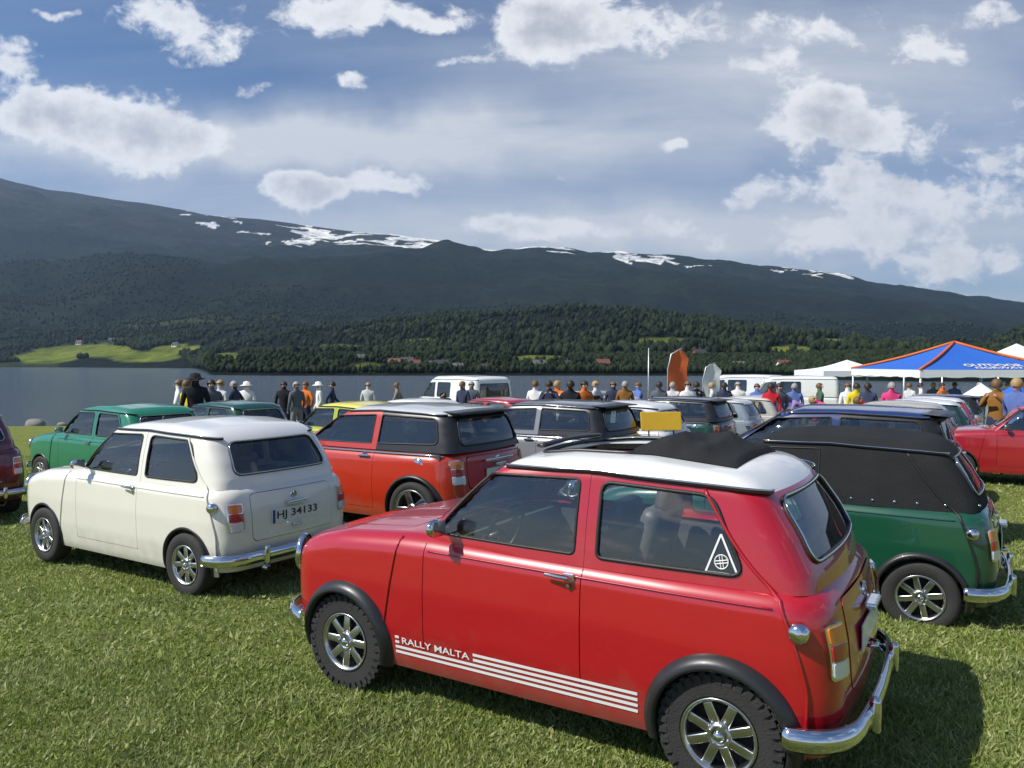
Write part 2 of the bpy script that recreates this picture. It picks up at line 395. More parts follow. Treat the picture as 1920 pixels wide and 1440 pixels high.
def panel(name, shell, mp, outline, holes, mat, parent, step=.045, flange=.012, flip=False, off=0.0, thick=0.0):
    V, T = panel2d(outline, holes, step); P = mp(V); nrm = shell.normal(P); P = P + nrm * off
    # orient
    a = P[T[:, 1]] - P[T[:, 0]]; b = P[T[:, 2]] - P[T[:, 0]]; fn = np.cross(a, b); dot = (fn * nrm[T].mean(1)).sum(1)
    T = np.where((dot < 0)[:, None], T[:, ::-1], T)
    if flange > 0:
        e = {}
        for t in T:
            for i in range(3):
                k = (t[i], t[(i + 1) % 3]); e[k] = 1
        be = [k for k in e if (k[1], k[0]) not in e]
        bv = sorted({v for k in be for v in k}); m = {v: len(P) + i for i, v in enumerate(bv)}
        m2 = {v: len(P) + len(bv) + i for i, v in enumerate(bv)}
        q0 = P[bv] - nrm[bv] * 0.0003; q1 = P[bv] - nrm[bv] * flange
        cen = np.zeros((len(P), 3)); 
        outw = {v: np.zeros(3) for v in bv}
        for (i, j) in be:
            t = P[j] - P[i]; w = np.cross(t, nrm[i]); l = np.linalg.norm(w)
            if l > 0: outw[i] += w / l; outw[j] += w / l
        on = np.array([outw[v] / (np.linalg.norm(outw[v]) + 1e-9) for v in bv])
        verts = np.vstack([P, q0, q1]); norms = np.vstack([nrm, on, on])
        faces = [tuple(t) for t in T] + [(m[j], m[i], m2[i], m2[j]) for (i, j) in be]
    else: verts, norms, faces = P, nrm, [tuple(t) for t in T]
    if flip:
        verts = verts * np.array([1, -1, 1]); norms = norms * np.array([1, -1, 1]); faces = [f[::-1] for f in faces]
    return mesh_obj(name, verts, faces, mat, parent, True, None, norms)
def both(name, shell, mp, outline, holes, mat, parent, **k):
    a = panel(name, shell, mp, outline, holes, mat, parent, **k)
    b = panel(name, shell, mp, outline, holes, mat, parent, flip=True, **k); return a, b
def seal(name, shell, mp, poly, r, mat, parent, step=.03, off=0.0, flip=False, closed=True, n=6, rz=None):
    p = resample(poly, step, closed); P = mp(p); P = P + shell.normal(P) * off
    if flip: P = P * np.array([1, -1, 1])
    mb = MB(); mb.tube([tuple(x) for x in P], r, n, 0, closed, rz); return mb.obj(name, mat, parent, True)

def text_mesh(txt, size=1.0, bold=0.0, shear=0.0):
    c = bpy.data.curves.new('t', 'FONT'); c.body = txt; c.size = size; c.offset = bold; c.shear = shear; c.resolution_u = 3
    o = bpy.data.objects.new('t', c); COL.objects.link(o); dg = bpy.context.evaluated_depsgraph_get()
    me = bpy.data.meshes.new_from_object(o.evaluated_get(dg)); V = np.array([v.co[:] for v in me.vertices]); Fc = [list(p.vertices) for p in me.polygons]
    bpy.data.objects.remove(o); bpy.data.meshes.remove(me); bpy.data.curves.remove(c)
    return V[:, :2], Fc
def text_fit(txt, w, h, bold=0.0, shear=0.0):
    V, Fc = text_mesh(txt, 1.0, bold, shear); lo = V.min(0); hi = V.max(0); V = (V - (lo + hi) / 2) / (hi - lo) * np.array([w, h]); return V, Fc

# ---- car specifications (x forward, y left, z up; origin on the ground under the middle of the rear axle)
def spec_classic():
    zt = sm([-.6, -.42, -.30, 1.50, 1.66, 2.1, 2.38, 2.56], [.82, .865, .885, .905, .90, .865, .80, .73])
    wz = sm([.15, .22, .4, .6, .8, .9], [.655, .68, .70, .705, .695, .675], .08)
    tx = sm([-.5, -.2, .2, 2.0, 2.6], [-.045, -.015, 0, 0, -.035], .2)
    low = Shell(zt, lambda x, z: wz(z) + tx(x), sm([.15, .3, .5, .72, .9], [2.49, 2.53, 2.55, 2.54, 2.48]), sm([.15, .3, .45, .65, .85, .95], [-.43, -.465, -.475, -.46, -.42, -.39]),
                .06, .10, .10, (.10, .22, .16), -.22, 2.28, .42, .22, .45)
    zr = sm([-.4, -.2, 0, .4, .8, 1.15, 1.4], [1.22, 1.275, 1.312, 1.348, 1.342, 1.30, 1.22])
    wc = sm([.8, .9, 1.05, 1.2, 1.35], [.665, .652, .628, .592, .56], .08); tc = sm([-.4, -.1, .3, 1.0, 1.4, 1.7], [-.05, -.02, 0, 0, -.015, -.04], .2)
    cab = Shell(zr, lambda x, z: wc(z) + tc(x), sm([.8, .9, 1.24, 1.4], [1.69, 1.60, 1.20, 1.02], .04), sm([.8, .9, 1.05, 1.2, 1.35], [-.40, -.375, -.295, -.190, -.07], .05),
                .10, .16, .16, (.09, .06, .10), .0, .98, .40, .20, 1.0)
    return dict(kind='classic', low=low, cab=cab, fx=2.036, wr=.252, tw=.15, wy=.605, archr=.275, archz=.262, zb=.185, door=(.625, 1.50, .30), belt=.845,
        zg=lambda q: sm([-.3, 0, .6, 1.1, 1.5], [1.205, 1.235, 1.262, 1.250, 1.222])(q),
        dglass=rounded([(.675, .895), (1.475, .900), (1.19, 1.215), (.675, 1.228)], [.03, .02, .05, .03]),
        qglass=rounded([(-.085, .895), (.565, .895), (.565, 1.225), (.065, 1.205)], [.07, .03, .05, .06]),
        ws=rounded([(-.555, .945), (.555, .945), (.475, 1.222), (-.475, 1.222)], .06),
        rw=rounded([(-.48, .945), (.48, .945), (.43, 1.190), (-.43, 1.190)], .07),
        boot=rounded([(-.42, .44), (.42, .44), (.42, .80), (-.42, .80)], .05), bonnet=rounded([(1.70, -.50), (2.40, -.47), (2.40, .47), (1.70, .50)], .05),
        sp=.035)
def spec_modern():
    zt = sm([-.7, -.5, -.3, 1.6, 1.8, 2.5, 2.9, 3.15], [.90, .955, .965, .965, .98, .93, .86, .76])
    wz = sm([.15, .25, .45, .65, .85, 1.0], [.78, .815, .84, .842, .825, .79], .1)
    tx = sm([-.7, -.2, .2, 2.4, 3.2], [-.10, -.02, 0, 0, -.11], .3)
    low = Shell(zt, lambda x, z: wz(z) + tx(x), sm([.15, .3, .5, .8, 1.0], [3.08, 3.14, 3.16, 3.10, 3.0]), sm([.15, .3, .45, .65, .9, 1.0], [-.50, -.56, -.575, -.555, -.52, -.50]),
                .05, .22, .18, (.12, .30, .22), -.2, 2.7, .5, .28, .5)
    zr = sm([-.5, -.3, 0, .5, 1.0, 1.3, 1.6], [1.34, 1.375, 1.395, 1.41, 1.40, 1.36, 1.28])
    wc = sm([.9, 1.05, 1.2, 1.35, 1.45], [.775, .735, .69, .645, .61], .08); tc = sm([-.6, -.1, .3, 1.2, 1.9], [-.07, -.02, 0, 0, -.05], .2)
    cab = Shell(zr, lambda x, z: wc(z) + tc(x), sm([.9, 1.0, 1.34, 1.5], [1.92, 1.78, 1.18, .9], .05), sm([.9, 1.05, 1.25, 1.4], [-.52, -.48, -.40, -.31], .05),
                .07, .20, .18, (.10, .08, .12), .05, .95, .42, .22, 1.1)
    return dict(kind='modern', low=low, cab=cab, fx=2.467, wr=.315, tw=.195, wy=.735, archr=.355, archz=.315, zb=.20, door=(.56, 1.62, .30), belt=.93,
        zg=lambda q: sm([-.5, 0, .6, 1.1, 1.6], [1.29, 1.325, 1.345, 1.325, 1.28])(q),
        dglass=rounded([(.64, .995), (1.60, .985), (1.22, 1.275), (.64, 1.305)], [.02, .02, .05, .02]),
        qglass=rounded([(-.25, 1.02), (.55, .998), (.55, 1.305), (-.18, 1.285)], [.07, .02, .02, .06]),
        ws=rounded([(-.64, 1.0), (.64, 1.0), (.54, 1.30), (-.54, 1.30)], .07),
        rw=rounded([(-.56, 1.0), (.56, 1.0), (.50, 1.28), (-.50, 1.28)], .08),
        boot=rounded([(-.52, .55), (.52, .55), (.52, .88), (-.52, .88)], .07), bonnet=rounded([(1.95, -.62), (2.95, -.55), (2.95, .55), (1.95, .62)], .08),
        sp=.045)
def spec_van():
    zt = sm([-1.0, -.8, 2.6, 2.8, 3.2, 3.5], [1.05, 1.10, 1.10, 1.12, 1.04, .9])
    wz = sm([.15, .3, .6, .9, 1.1], [.88, .92, .95, .95, .935], .1); tx = sm([-1., 0, 2.6, 3.5], [-.04, 0, 0, -.10], .3)
    low = Shell(zt, lambda x, z: wz(z) + tx(x), sm([.15, .5, .9, 1.1], [3.55, 3.62, 3.55, 3.4]), sm([.15, .5, 1.1], [-.92, -.96, -.94]),
                .03, .15, .06, (.12, .3, .16), -.6, 3.1, .6, .28, .6)
    zr = sm([-1.0, -.6, .5, 2.0, 2.6], [1.94, 1.99, 2.02, 1.99, 1.90])
    wc = sm([1.0, 1.3, 1.7, 2.0], [.935, .92, .87, .82], .1); tc = sm([-1., 0, 2.6], [-.02, 0, -.02], .2)
    cab = Shell(zr, lambda x, z: wc(z) + tc(x), sm([1.0, 1.15, 1.85, 2.1], [3.05, 2.85, 2.25, 2.0], .08), sm([1.0, 1.5, 2.0], [-.94, -.93, -.86], .1),
                .05, .12, .08, (.14, .12, .14), -.6, 1.9, .55, .25, 1.4)
    return dict(kind='van', low=low, cab=cab, fx=2.8, wr=.33, tw=.2, wy=.82, archr=.38, archz=.33, zb=.24, door=(1.75, 2.75, .34), belt=1.06,
        zg=lambda q: sm([-1, 0, 1.5, 2.3, 2.9], [1.84, 1.86, 1.86, 1.80, 1.72])(q),
        dglass=rounded([(1.82, 1.16), (2.72, 1.16), (2.28, 1.70), (1.82, 1.74)], .04),
        qglass=rounded([(.75, 1.18), (1.65, 1.18), (1.65, 1.74), (.75, 1.74)], .07),
        ws=rounded([(-.76, 1.2), (.76, 1.2), (.68, 1.72), (-.68, 1.72)], .08), rw=rounded([(-.70, 1.2), (.70, 1.2), (.66, 1.72), (-.66, 1.72)], .08),
        boot=rounded([(-.75, .5), (.75, .5), (.75, 1.05), (-.75, 1.05)], .06), bonnet=rounded([(2.95, -.7), (3.4, -.62), (3.4, .62), (2.95, .7)], .08),
        sp=.08)

def wheel_mesh(S, style, lod):
    """tyre, rim and hub meshes about the wheel centre, outer face towards +y"""
    r, w = S['wr'], S['tw']; rr = r * .60 if S['kind'] == 'classic' else r * .70
    t = MB(); h = w / 2
    t.lathe([(rr, -h * .8), (rr + .012, -h * .96), (r * .86, -h), (r * .965, -h * .86), (r * .985, -h * .6), (r * .985, h * .6), (r * .965, h * .86), (r * .86, h), (rr + .012, h * .96), (rr, h * .8)], 40, 'y')
    if style == 'knobbly':
        n = 34
        for i in range(n):
            a = 2 * PI * i / n
            for k, (yo, wd, da) in enumerate([(-.36, .22, 0), (-.12, .18, .5), (.12, .18, 0), (.36, .22, .5)]):
                aa = a + da * 2 * PI / n
                t.box((math.cos(aa) * r * .985, yo * w, math.sin(aa) * r * .985), (.020, wd * w * .95, 2 * PI * r / n * .62), 0, (0, -aa, .35 if k in (1, 2) else 0))
            for sg in (-1, 1):
                t.box((math.cos(a) * r * .925, sg * h * .96, math.sin(a) * r * .925), (.035, .010, 2 * PI * r / n * .55), 0, (0, -a, 0))
    tyre = t.obj('tyre', TYRE, None, style != 'knobbly')
    m = MB()
    m.lathe([(rr * .99, h * .8), (rr * 1.04, h * .98), (rr * 1.03, h * 1.02), (rr * .96, h * .98), (rr * .91, h * .70), (rr * .88, -h * .3), (rr * .9, -h * .8), (rr, -h * .8)], 40, 'y')
    n = {'mini8': 8, 'five': 5, 'steel': 0, 'ten': 10, 'knobbly': 8}[style]
    fc = h * .78
    if n:
        for i in range(n):
            a = 2 * PI * i / n
            L_ = rr * .72; c = rr * .56
            m.box((math.cos(a) * c, fc - .012, math.sin(a) * c), (L_, .024, rr * (.26 if n == 8 else .34 if n == 5 else .13)), 0, (0, -a, -.10), bev=.005, taper=(1, 1))
    else:
        m.lathe([(rr * .86, h * .4), (rr * .8, h * .55), (rr * .5, h * .75), (rr * .3, h * .5), (.0, h * .5)], 32, 'y')
        for i in range(8):
            a = 2 * PI * i / 8; m.lathe([(.018, .004), (.018, -.01), (0, -.01)], 8, 'y', (math.cos(a) * rr * .66, h * .66, math.sin(a) * rr * .66), 1)
    m.lathe([(rr * .36, fc - .03), (rr * .34, fc + .004), (rr * .2, fc + .012), (rr * .2, fc + .002), (.0, fc + .002)], 24, 'y')
    for i in range(4):
        a = 2 * PI * (i + .5) / 4; m.lathe([(.011, fc + .022), (.011, fc), (0, fc)], 8, 'y', (math.cos(a) * rr * .27, 0, math.sin(a) * rr * .27)); 
        m.lathe([(0, fc + .022), (.011, fc + .022)], 8, 'y', (math.cos(a) * rr * .27, 0, math.sin(a) * rr * .27))
    rim = m.obj('wheel', [ALLOY, UNDER], None, False)
    for p in rim.data.polygons: p.use_smooth = len(p.vertices) == 4
    d = MB(); d.lathe([(rr * .9, h * .1), (rr * .3, h * .15), (0, h * .15)], 24, 'y'); brake = d.obj('brake_disc', UNDER, None)
    c = MB(); c.lathe([(rr * .17, fc - .005), (rr * .16, fc + .016), (rr * .09, fc + .024), (0, fc + .026)], 20, 'y'); cap = c.obj('hub_cap', CHROME, None, True)
    return rim, tyre, cap, brake

def make_car(name, S, C, opt):
    """C: dict of colours body/roof; opt: options"""
    root = empty(name); low, cab, kind = S['low'], S['cab'], S['kind']; st = S['sp'] * opt.get('lod', 1)
    body = C['body']; roofm = C['roof']; trim = C.get('trim', CHROME); gl = C.get('glass', GLASS)
    x0, x1, dz = S['door']; zb = S['zb']; fx = S['fx']; g = .0048
    sr, sf = low.send()
    ss = np.linspace(sr, sf, 150); J = low.shoulder(ss); Jz = lambda q: np.interp(q, ss, J[:, 2])
    def region(a, b, z0f, drop=0.0):
        q = np.linspace(a, b, max(3, int((b - a) / st)))
        return [(x, z0f(x) if callable(z0f) else z0f) for x in q] + [(x, Jz(x) - drop) for x in q[::-1]]
    archF = circle((fx, S['archz']), S['archr'], 40); archR = circle((0, S['archz']), S['archr'], 40)
    bsw = low.unwrap(low.rearmap(resample(S['boot'], st))) if False else None
    # flank pieces
    seamR = low.xr - .42 * low.R; seamF = low.xf + .5 * low.R
    def seam_s(z): return seamR + (.10 * np.clip((np.asarray(z) - .48) / .38, 0, 1) ** 1.3 if kind == 'classic' else 0 * np.asarray(z))
    def seam_edge(z0_, off, a, top):
        zz = np.linspace(z0_, Jz(float(seam_s(.84)) + off), 16); e = [(float(seam_s(z)) + off, float(z)) for z in zz]; return e
    fw = region(x1 + g, seamF, zb); both('front_wing', low, low.wrap, fw, [archF], body, root, step=st)
    sE = seam_edge(zb, 0, 0, 0); q_ = np.linspace(sE[-1][0], x0 - g, 30); rq = [(x, zb) for x in np.linspace(seamR, x0 - g, 30)] + [(x, float(Jz(x))) for x in q_[::-1]] + sE[::-1][1:-1]; both('rear_quarter', low, low.wrap, rq, [archR], body, root, step=st)
    fp = region(seamF + .002, sf, zb + .03)
    hole = [circle((sf - .55 * (1 if kind != 'van' else 1.3), .66 if kind == 'classic' else .74), .095, 24)]
    gr = rounded([(sf - .34, .42), (sf + .1, .42), (sf + .1, .62), (sf - .34, .62)], .05)
    both('front_panel', low, low.wrap, fp, hole + [gr], body, root, step=st)
    # rear panel with boot opening
    bo = S['boot']; half = low.unwrap(low.rearmap(resample([p for p in bo], st)) * np.array([1, 1, 1]))
    hb = [(low.xr - PI / 2 * low.R - (low.yc - y), z) for (y, z) in bo if y >= -.01] 
    # ordered hole for the half panel (y>=0 part), closed beyond the centre line
    w_ = max(y for y, z in bo); zl = min(z for y, z in bo); zh = max(z for y, z in bo)
    if w_ < low.yc + .001: cs = low.xr - PI / 2 * low.R - (low.yc - w_)
    else: cs = float(low.unwrap(low.rearmap([(w_, (zl + zh) / 2)]))[0, 0])
    hb = rounded([(sr - .1, zl - g), (cs + g, zl - g), (cs + g, zh + g), (sr - .1, zh + g)], [0, .05, .05, 0])
    sE2 = seam_edge(zb + .04, -.002, 0, 0); q_ = np.linspace(sr, sE2[-1][0], 24); rp = [(x, zb + .04) for x in np.linspace(sr, seamR - .002, 24)][:-1] + sE2[:-1] + [(x, float(Jz(x))) for x in q_[::-1]]; both('rear_panel', low, low.wrap, rp, [hb], body, root, step=st)
    sill = [(x, zb) for x in np.linspace(x0 - g, x1 + g, 20)] + [(x, dz - g) for x in np.linspace(x1 + g, x0 - g, 20)]
    both('sill', low, low.wrap, sill, [], body, root, step=st)
    # deck (scuttle, wing tops, rear ledge) and bonnet
    outl = [(p[0], p[1]) for p in J] + [(p[0], -p[1]) for p in J[::-1]]
    cabf = cab.wrap(np.column_stack([np.linspace(*cab.send(), 60), np.full(60, cab.f and S['belt'] + .03)]))
    ch = [(p[0] * .97 + .03 * .5, p[1] * .93) for p in cabf]; ch = ch + [(a, -b) for a, b in ch[::-1]]
    bon = S['bonnet']; bonh = np.array([(x + (g if x > bon[:, 0].mean() else -g), y + (g if y > 0 else -g)) for x, y in bon])
    panel('scuttle_and_wing_tops', low, low.topmap, outl, [np.array(ch), bonh], body, root, step=st * 1.3)
    bn = panel('bonnet', low, low.topmap, bon, [], C.get('bonnet', body), root, step=st)
    # doors
    zg = S['zg']; doors = []
    cs_, cf_ = cab.send()
    for flip in (False, True):
        dr = panel('door', low, low.wrap, region(x0, x1, dz), [], body, root, step=st, flip=flip)
        doors.append(dr)
        # upper door frame on the cabin shell
        q = np.linspace(x0, 1.62 if kind == 'classic' else x1 + .25, 30)
        up = [(x0, S['belt'])] + [(x1 - .015, S['belt'])]
        dg_ = S['dglass']; fr = rounded([(x0, S['belt']), (x1 + .0, S['belt']), (dg_[:, 0].max() + .04, S['belt'] + .05), (max(p[0] for p in dg_ if p[1] > dg_[:, 1].max() - .08) + .035, zg(1.1) - .006), (x0, zg(x0) - .006)], [0, 0, .01, .03, 0])
        if opt.get('softtop'): 
            seal('hood_seam', cab, cab.sidemap, S['dglass'], .006, BLACKTRIM, dr, flip=flip)
        else:
            panel('window_frame', cab, cab.sidemap, fr, [resample(S['dglass'], .03)], C.get('frame', body), dr, step=st, flip=flip, off=.002)
            panel('door_glass', cab, cab.sidemap, S['dglass'], [], gl, dr, step=st * 1.5, flip=flip, flange=0, off=-.008)
            seal('window_seal', cab, cab.sidemap, S['dglass'], .007, RUBBER, dr, off=.001, flip=flip)
        sg = -1 if flip else 1
        hz = .80 if kind == 'classic' else .86 if kind == 'modern' else 1.0
        hp = low.sidemap([(x0 + .10, hz), (x0 + .20, hz + .004)]); mb = MB()
        hy = hp[0, 1]
        if kind == 'classic':
            mb.box((x0 + .055, (hy + .006) * 1, hz), (.055, .012, .034), 0, None, .005)
            mb.tube([(x0 + .045, hy + .012, hz), (x0 + .05, hy + .034, hz + .002), (x0 + .09, hy + .038, hz + .004), (x0 + .165, hy + .030, hz + .004)], [.009, .009, .009, .006], 8)
            mb.lathe([(.0, hy + .022), (.009, hy + .022), (.009, hy + .01)], 10, 'y', (x0 + .052, 0, hz - .035))
        else:
            mb.box((x0 + .12, hy + .012, hz), (.15, .022, .026), 0, None, .008); mb.lathe([(0, hy + .006), (.035, hy + .004), (.04, hy - .004)], 16, 'y', (x0 + .12, 0, hz))
        if flip: mb.v = [(a, -b, c) for a, b, c in mb.v]; mb.f = [f[::-1] for f in mb.f]
        mb.obj('door_handle', C.get('handle', CHROME), dr, False)
        # belt strip (chrome or black) along the door and quarter
    # pillars: the cabin shell minus all glass openings
    q = np.linspace(cs_, cf_, 110); zgq = lambda s_: zg(np.clip(s_, -.3, 1.45 if kind == 'classic' else 2.6))
    roofline_z = []
    # gutter heights round the wrap: over front / rear glass the line drops slightly
    roof_s = q; RL = cab.wrap(np.column_stack([roof_s, zgq(np.clip(roof_s, cab.xr - .2, cab.xf + .25))]))
    outlineC = [(a, S['belt'] if kind != 'classic' or a < cab.xf + .3 else S['belt'] + .04) for a in q] + [(a, b) for a, b in zip(q[::-1], RL[::-1, 2])]
    toW = lambda P: cab.unwrap(P)
    ws3 = toW(cab.frontmap(resample([(max(y, -.02), z) for y, z in S['ws']], .05))); rw3 = toW(cab.rearmap(resample([(max(y, -.02), z) for y, z in S['rw']], .05)))
    ws3[:, 0] = np.where(np.array([max(y, -.02) for y, z in resample(S['ws'], .05)])[:len(ws3)] < 0, cf_ + .05, ws3[:, 0]) if False else ws3[:, 0]
    def halfhole(poly, mp, end):
        p = resample(poly, .03); p = p[p[:, 0] >= 0]; i = np.argsort(np.arctan2(p[:, 1] - poly[:, 1].mean(), p[:, 0])); p = p[i]
        W = toW(mp(p)); return np.vstack([[(end, W[0, 1])], W, [(end, W[-1, 1])]])
    holes = [halfhole(S['ws'], cab.frontmap, cf_ + .05), halfhole(S['rw'], cab.rearmap, cs_ - .05)]
    dh = toW(cab.sidemap(resample(fr, .04))); 
    if opt.get('softtop'): holes2 = holes
    else: holes2 = holes + [dh, toW(cab.sidemap(resample(S['qglass'], .03)))]
    pm = FABRIC if opt.get('softtop') else C.get('pillar', body)
    both('soft_top_side' if opt.get('softtop') else 'pillars', cab, cab.wrap, outlineC, holes2, pm, root, step=st)
    for flip in (False, True):
        if not opt.get('softtop'):
            qg = panel('quarter_glass', cab, cab.sidemap, S['qglass'], [], gl, root, step=st * 1.5, flip=flip, flange=0, off=-.006)
            seal('window_seal', cab, cab.sidemap, S['qglass'], .009, RUBBER, qg, off=.001, flip=flip)
    wsg = panel('windscreen', cab, cab.frontmap, S['ws'], [], gl, root, step=st * 1.5, flange=0, off=-.004)
    seal('screen_seal', cab, cab.frontmap, S['ws'], .011, RUBBER, wsg, off=.002)
    rwg = panel('rear_window', cab, cab.rearmap, S['rw'], [], gl, root, step=st * 1.5, flange=0, off=-.004)
    seal('window_seal', cab, cab.rearmap, S['rw'], .011, RUBBER, rwg, off=.002)
    if kind == 'classic': seal('seal_trim', cab, cab.rearmap, S['rw'], .0045, trim, rwg, off=.012)
    # roof
    ro = [(p[0], p[1]) for p in RL] + [(p[0], -p[1]) for p in RL[::-1]]
    rholes = []
    if opt.get('sunroof'): rholes = [rounded([(.50, -.38), (1.00, -.37), (1.00, .37), (.50, .38)], .05)]
    rf = panel('roof', cab, cab.topmap, ro, rholes, roofm, root, step=st, flange=.02)
    for sgn in (1, -1):
        i0 = [i for i in range(len(RL)) if cab.xr - .26 < roof_s[i] < cab.xf + .12 and RL[i, 1] > .3]
        P = RL[i0] * np.array([1, sgn, 1]); nn = cab.normal(RL[i0]) * np.array([1, sgn, 1])
        mb = MB(); mb.tube([tuple(a + b * .008) for a, b in zip(P, nn)], .009, 6); gt = mb.obj('rain_gutter', C.get('gutter', BLACKTRIM), rf, True)
        mb = MB(); mb.tube([tuple(a + b * .017 + np.array([0, 0, .004])) for a, b in zip(P, nn)], .0045, 5); mb.obj('gutter_trim', trim, rf, True)
    if opt.get('sunroof'):
        mb = MB(); r2 = resample(rholes[0], .04); P = cab.topmap(r2); P[:, 2] += .004
        mb.tube([tuple(p) for p in P], .011, 6, 0, True); mb.obj('sunroof_frame', BLACKTRIM, rf, True)
        # the folded fabric bundled behind the opening
        vs = []; fs = []; nx, ny = 34, 22; xs = np.linspace(.02, .53, nx); ys = np.linspace(-.39, .39, ny)
        for a, x in enumerate(xs):
            for b, y in enumerate(ys):
                t = (x - .02) / .51; z0 = float(cab.topmap([(x, y)])[0, 2]); e = (1 - abs(y / .39) ** 6) * math.sin(PI * min(1, max(0, t * 1.0))) ** .45
                h = .048 + .024 * (1 - abs(math.sin(t * 8.5 + .7 * math.sin(y * 5.3 + 1)))) ** .8 + .010 * math.sin(y * 11 + t * 9) + .007 * (1 - abs(math.sin(y * 15 + t * 19 + 2)))
                vs.append((x, y, z0 + .004 + max(0, e) * h))
        fs = [(a * ny + b, (a + 1) * ny + b, (a + 1) * ny + b + 1, a * ny + b + 1) for a in range(nx - 1) for b in range(ny - 1)]
        mesh_obj('folded_sunroof', vs, fs, FABRIC, root, True)
        mb = MB(); pts = [tuple(cab.topmap([(1.02, y)])[0] + np.array([0, 0, .035])) for y in np.linspace(-.34, .34, 14)]; mb.tube(pts, .012, 6, 0, False, .03); mb.obj('wind_deflector', BLACKTRIM, root, True)
    # boot lid
    bl = panel('boot_lid', low, low.rearmap, S['boot'], [], body, root, step=st, off=.003)
    pz = .60 if kind == 'classic' else .68 if kind == 'modern' else .75
    if C.get('plate', True):
        pc = low.rearmap([(0, pz)])[0]; px_ = pc[0] - .014; mb = MB(); tl = .04
        mb.box((px_ + .004, 0, pz), (.008, .50, .115), 0, None, .003); pl = mb.obj('number_plate', PLATEW, bl)
        if opt.get('plate_text'):
            V, Fc = text_fit(opt['plate_text'], .43, .078, .012)
            mesh_obj('plate_lettering', [(px_ - .0035, -u - .012, pz + v) for u, v in V], [f[::-1] for f in Fc], INK, bl)
            mb = MB(); mb.box((px_ - .0030, .235, pz), (.001, .026, .105)); mb.obj('country_strip', plain('plate_blue', (.02, .07, .30), .4), bl)
        mb = MB(); mb.box((pc[0] - .02, 0, pz + .095), (.05, .19, .028), 0, None, .01); mb.obj('plate_lamp', CHROME, bl)
        mb = MB(); mb.tube([(pc[0] - .012, -.045, pz - .09), (pc[0] - .04, -.03, pz - .09), (pc[0] - .04, .03, pz - .09), (pc[0] - .012, .045, pz - .09)], .009, 8); mb.obj('boot_handle', CHROME, bl, True)
        mb = MB(); mb.lathe([(0, 0), (.03, .002), (.034, .012)], 18, 'x', (low.rearmap([(0, zh - .05)])[0][0] - .014, 0, zh - .05)); mb.obj('round_badge', CHROME, bl)
    # lamps
    for sg in (1, -1):
        if kind == 'classic':
            lp = rounded([(.50, .535), (.615, .535), (.615, .745), (.50, .745)], .022)
        elif kind == 'modern': lp = rounded([(.56, .60), (.70, .60), (.72, .86), (.60, .86)], .03)
        else: lp = rounded([(.78, .70), (.88, .70), (.88, 1.1), (.78, 1.1)], .02)
        zl0, zl1 = lp[:, 1].min(), lp[:, 1].max()
        def rl(P):                        # lamp surface wraps slightly round the corner
            return low.rearmap(P)
        tl = panel('tail_lamp', low, rl, lp, [], C.get('lampring', CHROME), root, step=.03, off=.014, flange=.02, flip=(sg < 0))
        mx_ = lp[:, 0]; a0, a1 = mx_.min() + .010, mx_.max() - .010; h3 = (zl1 - zl0)
        for (za, zb_, mm, nm) in ((zl0 + .010, zl0 + h3 * .33, CLEARLAMP, 'reverse_lens'), (zl0 + h3 * .35, zl0 + h3 * .63, REDLAMP, 'red_lens'), (zl0 + h3 * .65, zl1 - .010, AMBER, 'amber_lens')):
            panel(nm, low, rl, rounded([(a0, za), (a1, za), (a1, zb_), (a0, zb_)], .012), [], mm, tl, step=.03, off=.020, flange=.01, flip=(sg < 0))
        # head lamp
        hc = (sf - .55 * (1 if kind != 'van' else 1.3), .66 if kind == 'classic' else .74); c3 = low.wrap([hc])[0]; nrm = low.normal(np.array([c3]))[0] * np.array([1, 1, .3]); nrm /= np.linalg.norm(nrm)
        R_ = Vector(nrm).to_track_quat('Z', 'Y').to_matrix(); mb = MB(); mb.lathe([(.0, .03), (.05, .024), (.085, .004)], 24, 'z'); mb.v = [tuple(R_ @ Vector(v) + Vector(c3)) for v in mb.v]
        mb2 = MB(); mb2.lathe([(.085, 0), (.098, .012), (.108, -.002), (.1, -.02)], 24, 'z'); mb2.v = [tuple(R_ @ Vector(v) + Vector(c3)) for v in mb2.v]
        if sg < 0:
            for m_ in (mb, mb2): m_.v = [(a, -b, c) for a, b, c in m_.v]
        hl = mb.obj('head_lamp', CLEARLAMP, root, True); mb2.obj('lamp_rim', CHROME, hl, True)
    # bumpers
    if kind == 'classic':
        for end in ('rear', 'front'):
            zz = .325 if end == 'rear' else .34; sa, sb = (sr, low.xr - .12 * low.R) if end == 'rear' else (low.xf + .1 * low.R, sf)
            q = np.linspace(sa, sb, 34); P = low.wrap(np.column_stack([q, np.full(len(q), zz)])); nn = low.normal(P); nn[:, 2] = 0
            P = P + nn * .055
            full = np.vstack([P, (P * np.array([1, -1, 1]))[::-1]]) if end == 'front' else np.vstack([(P * np.array([1, -1, 1]))[::-1], P])
            full = full if end == 'front' else np.vstack([(P * np.array([1, -1, 1]))[::-1], P])
            prof = [(-.046, -.004), (-.042, .012), (-.02, .024), (.0, .030), (.02, .024), (.042, .012), (.046, -.004)]
            nn2 = np.vstack([nn, (nn * np.array([1, -1, 1]))[::-1]]) if end == 'front' else np.vstack([(nn * np.array([1, -1, 1]))[::-1], nn])
            vs = [tuple(p + np.array([0, 0, a]) + m_ / (np.linalg.norm(m_) + 1e-9) * b) for p, m_ in zip(full, nn2) for a, b in prof]; k = len(prof)
            fs = [(i * k + j, i * k + j + 1, (i + 1) * k + j + 1, (i + 1) * k + j) for i in range(len(full) - 1) for j in range(k - 1)]
            bp = mesh_obj('%s_bumper' % end, vs, fs, CHROME, root, True)
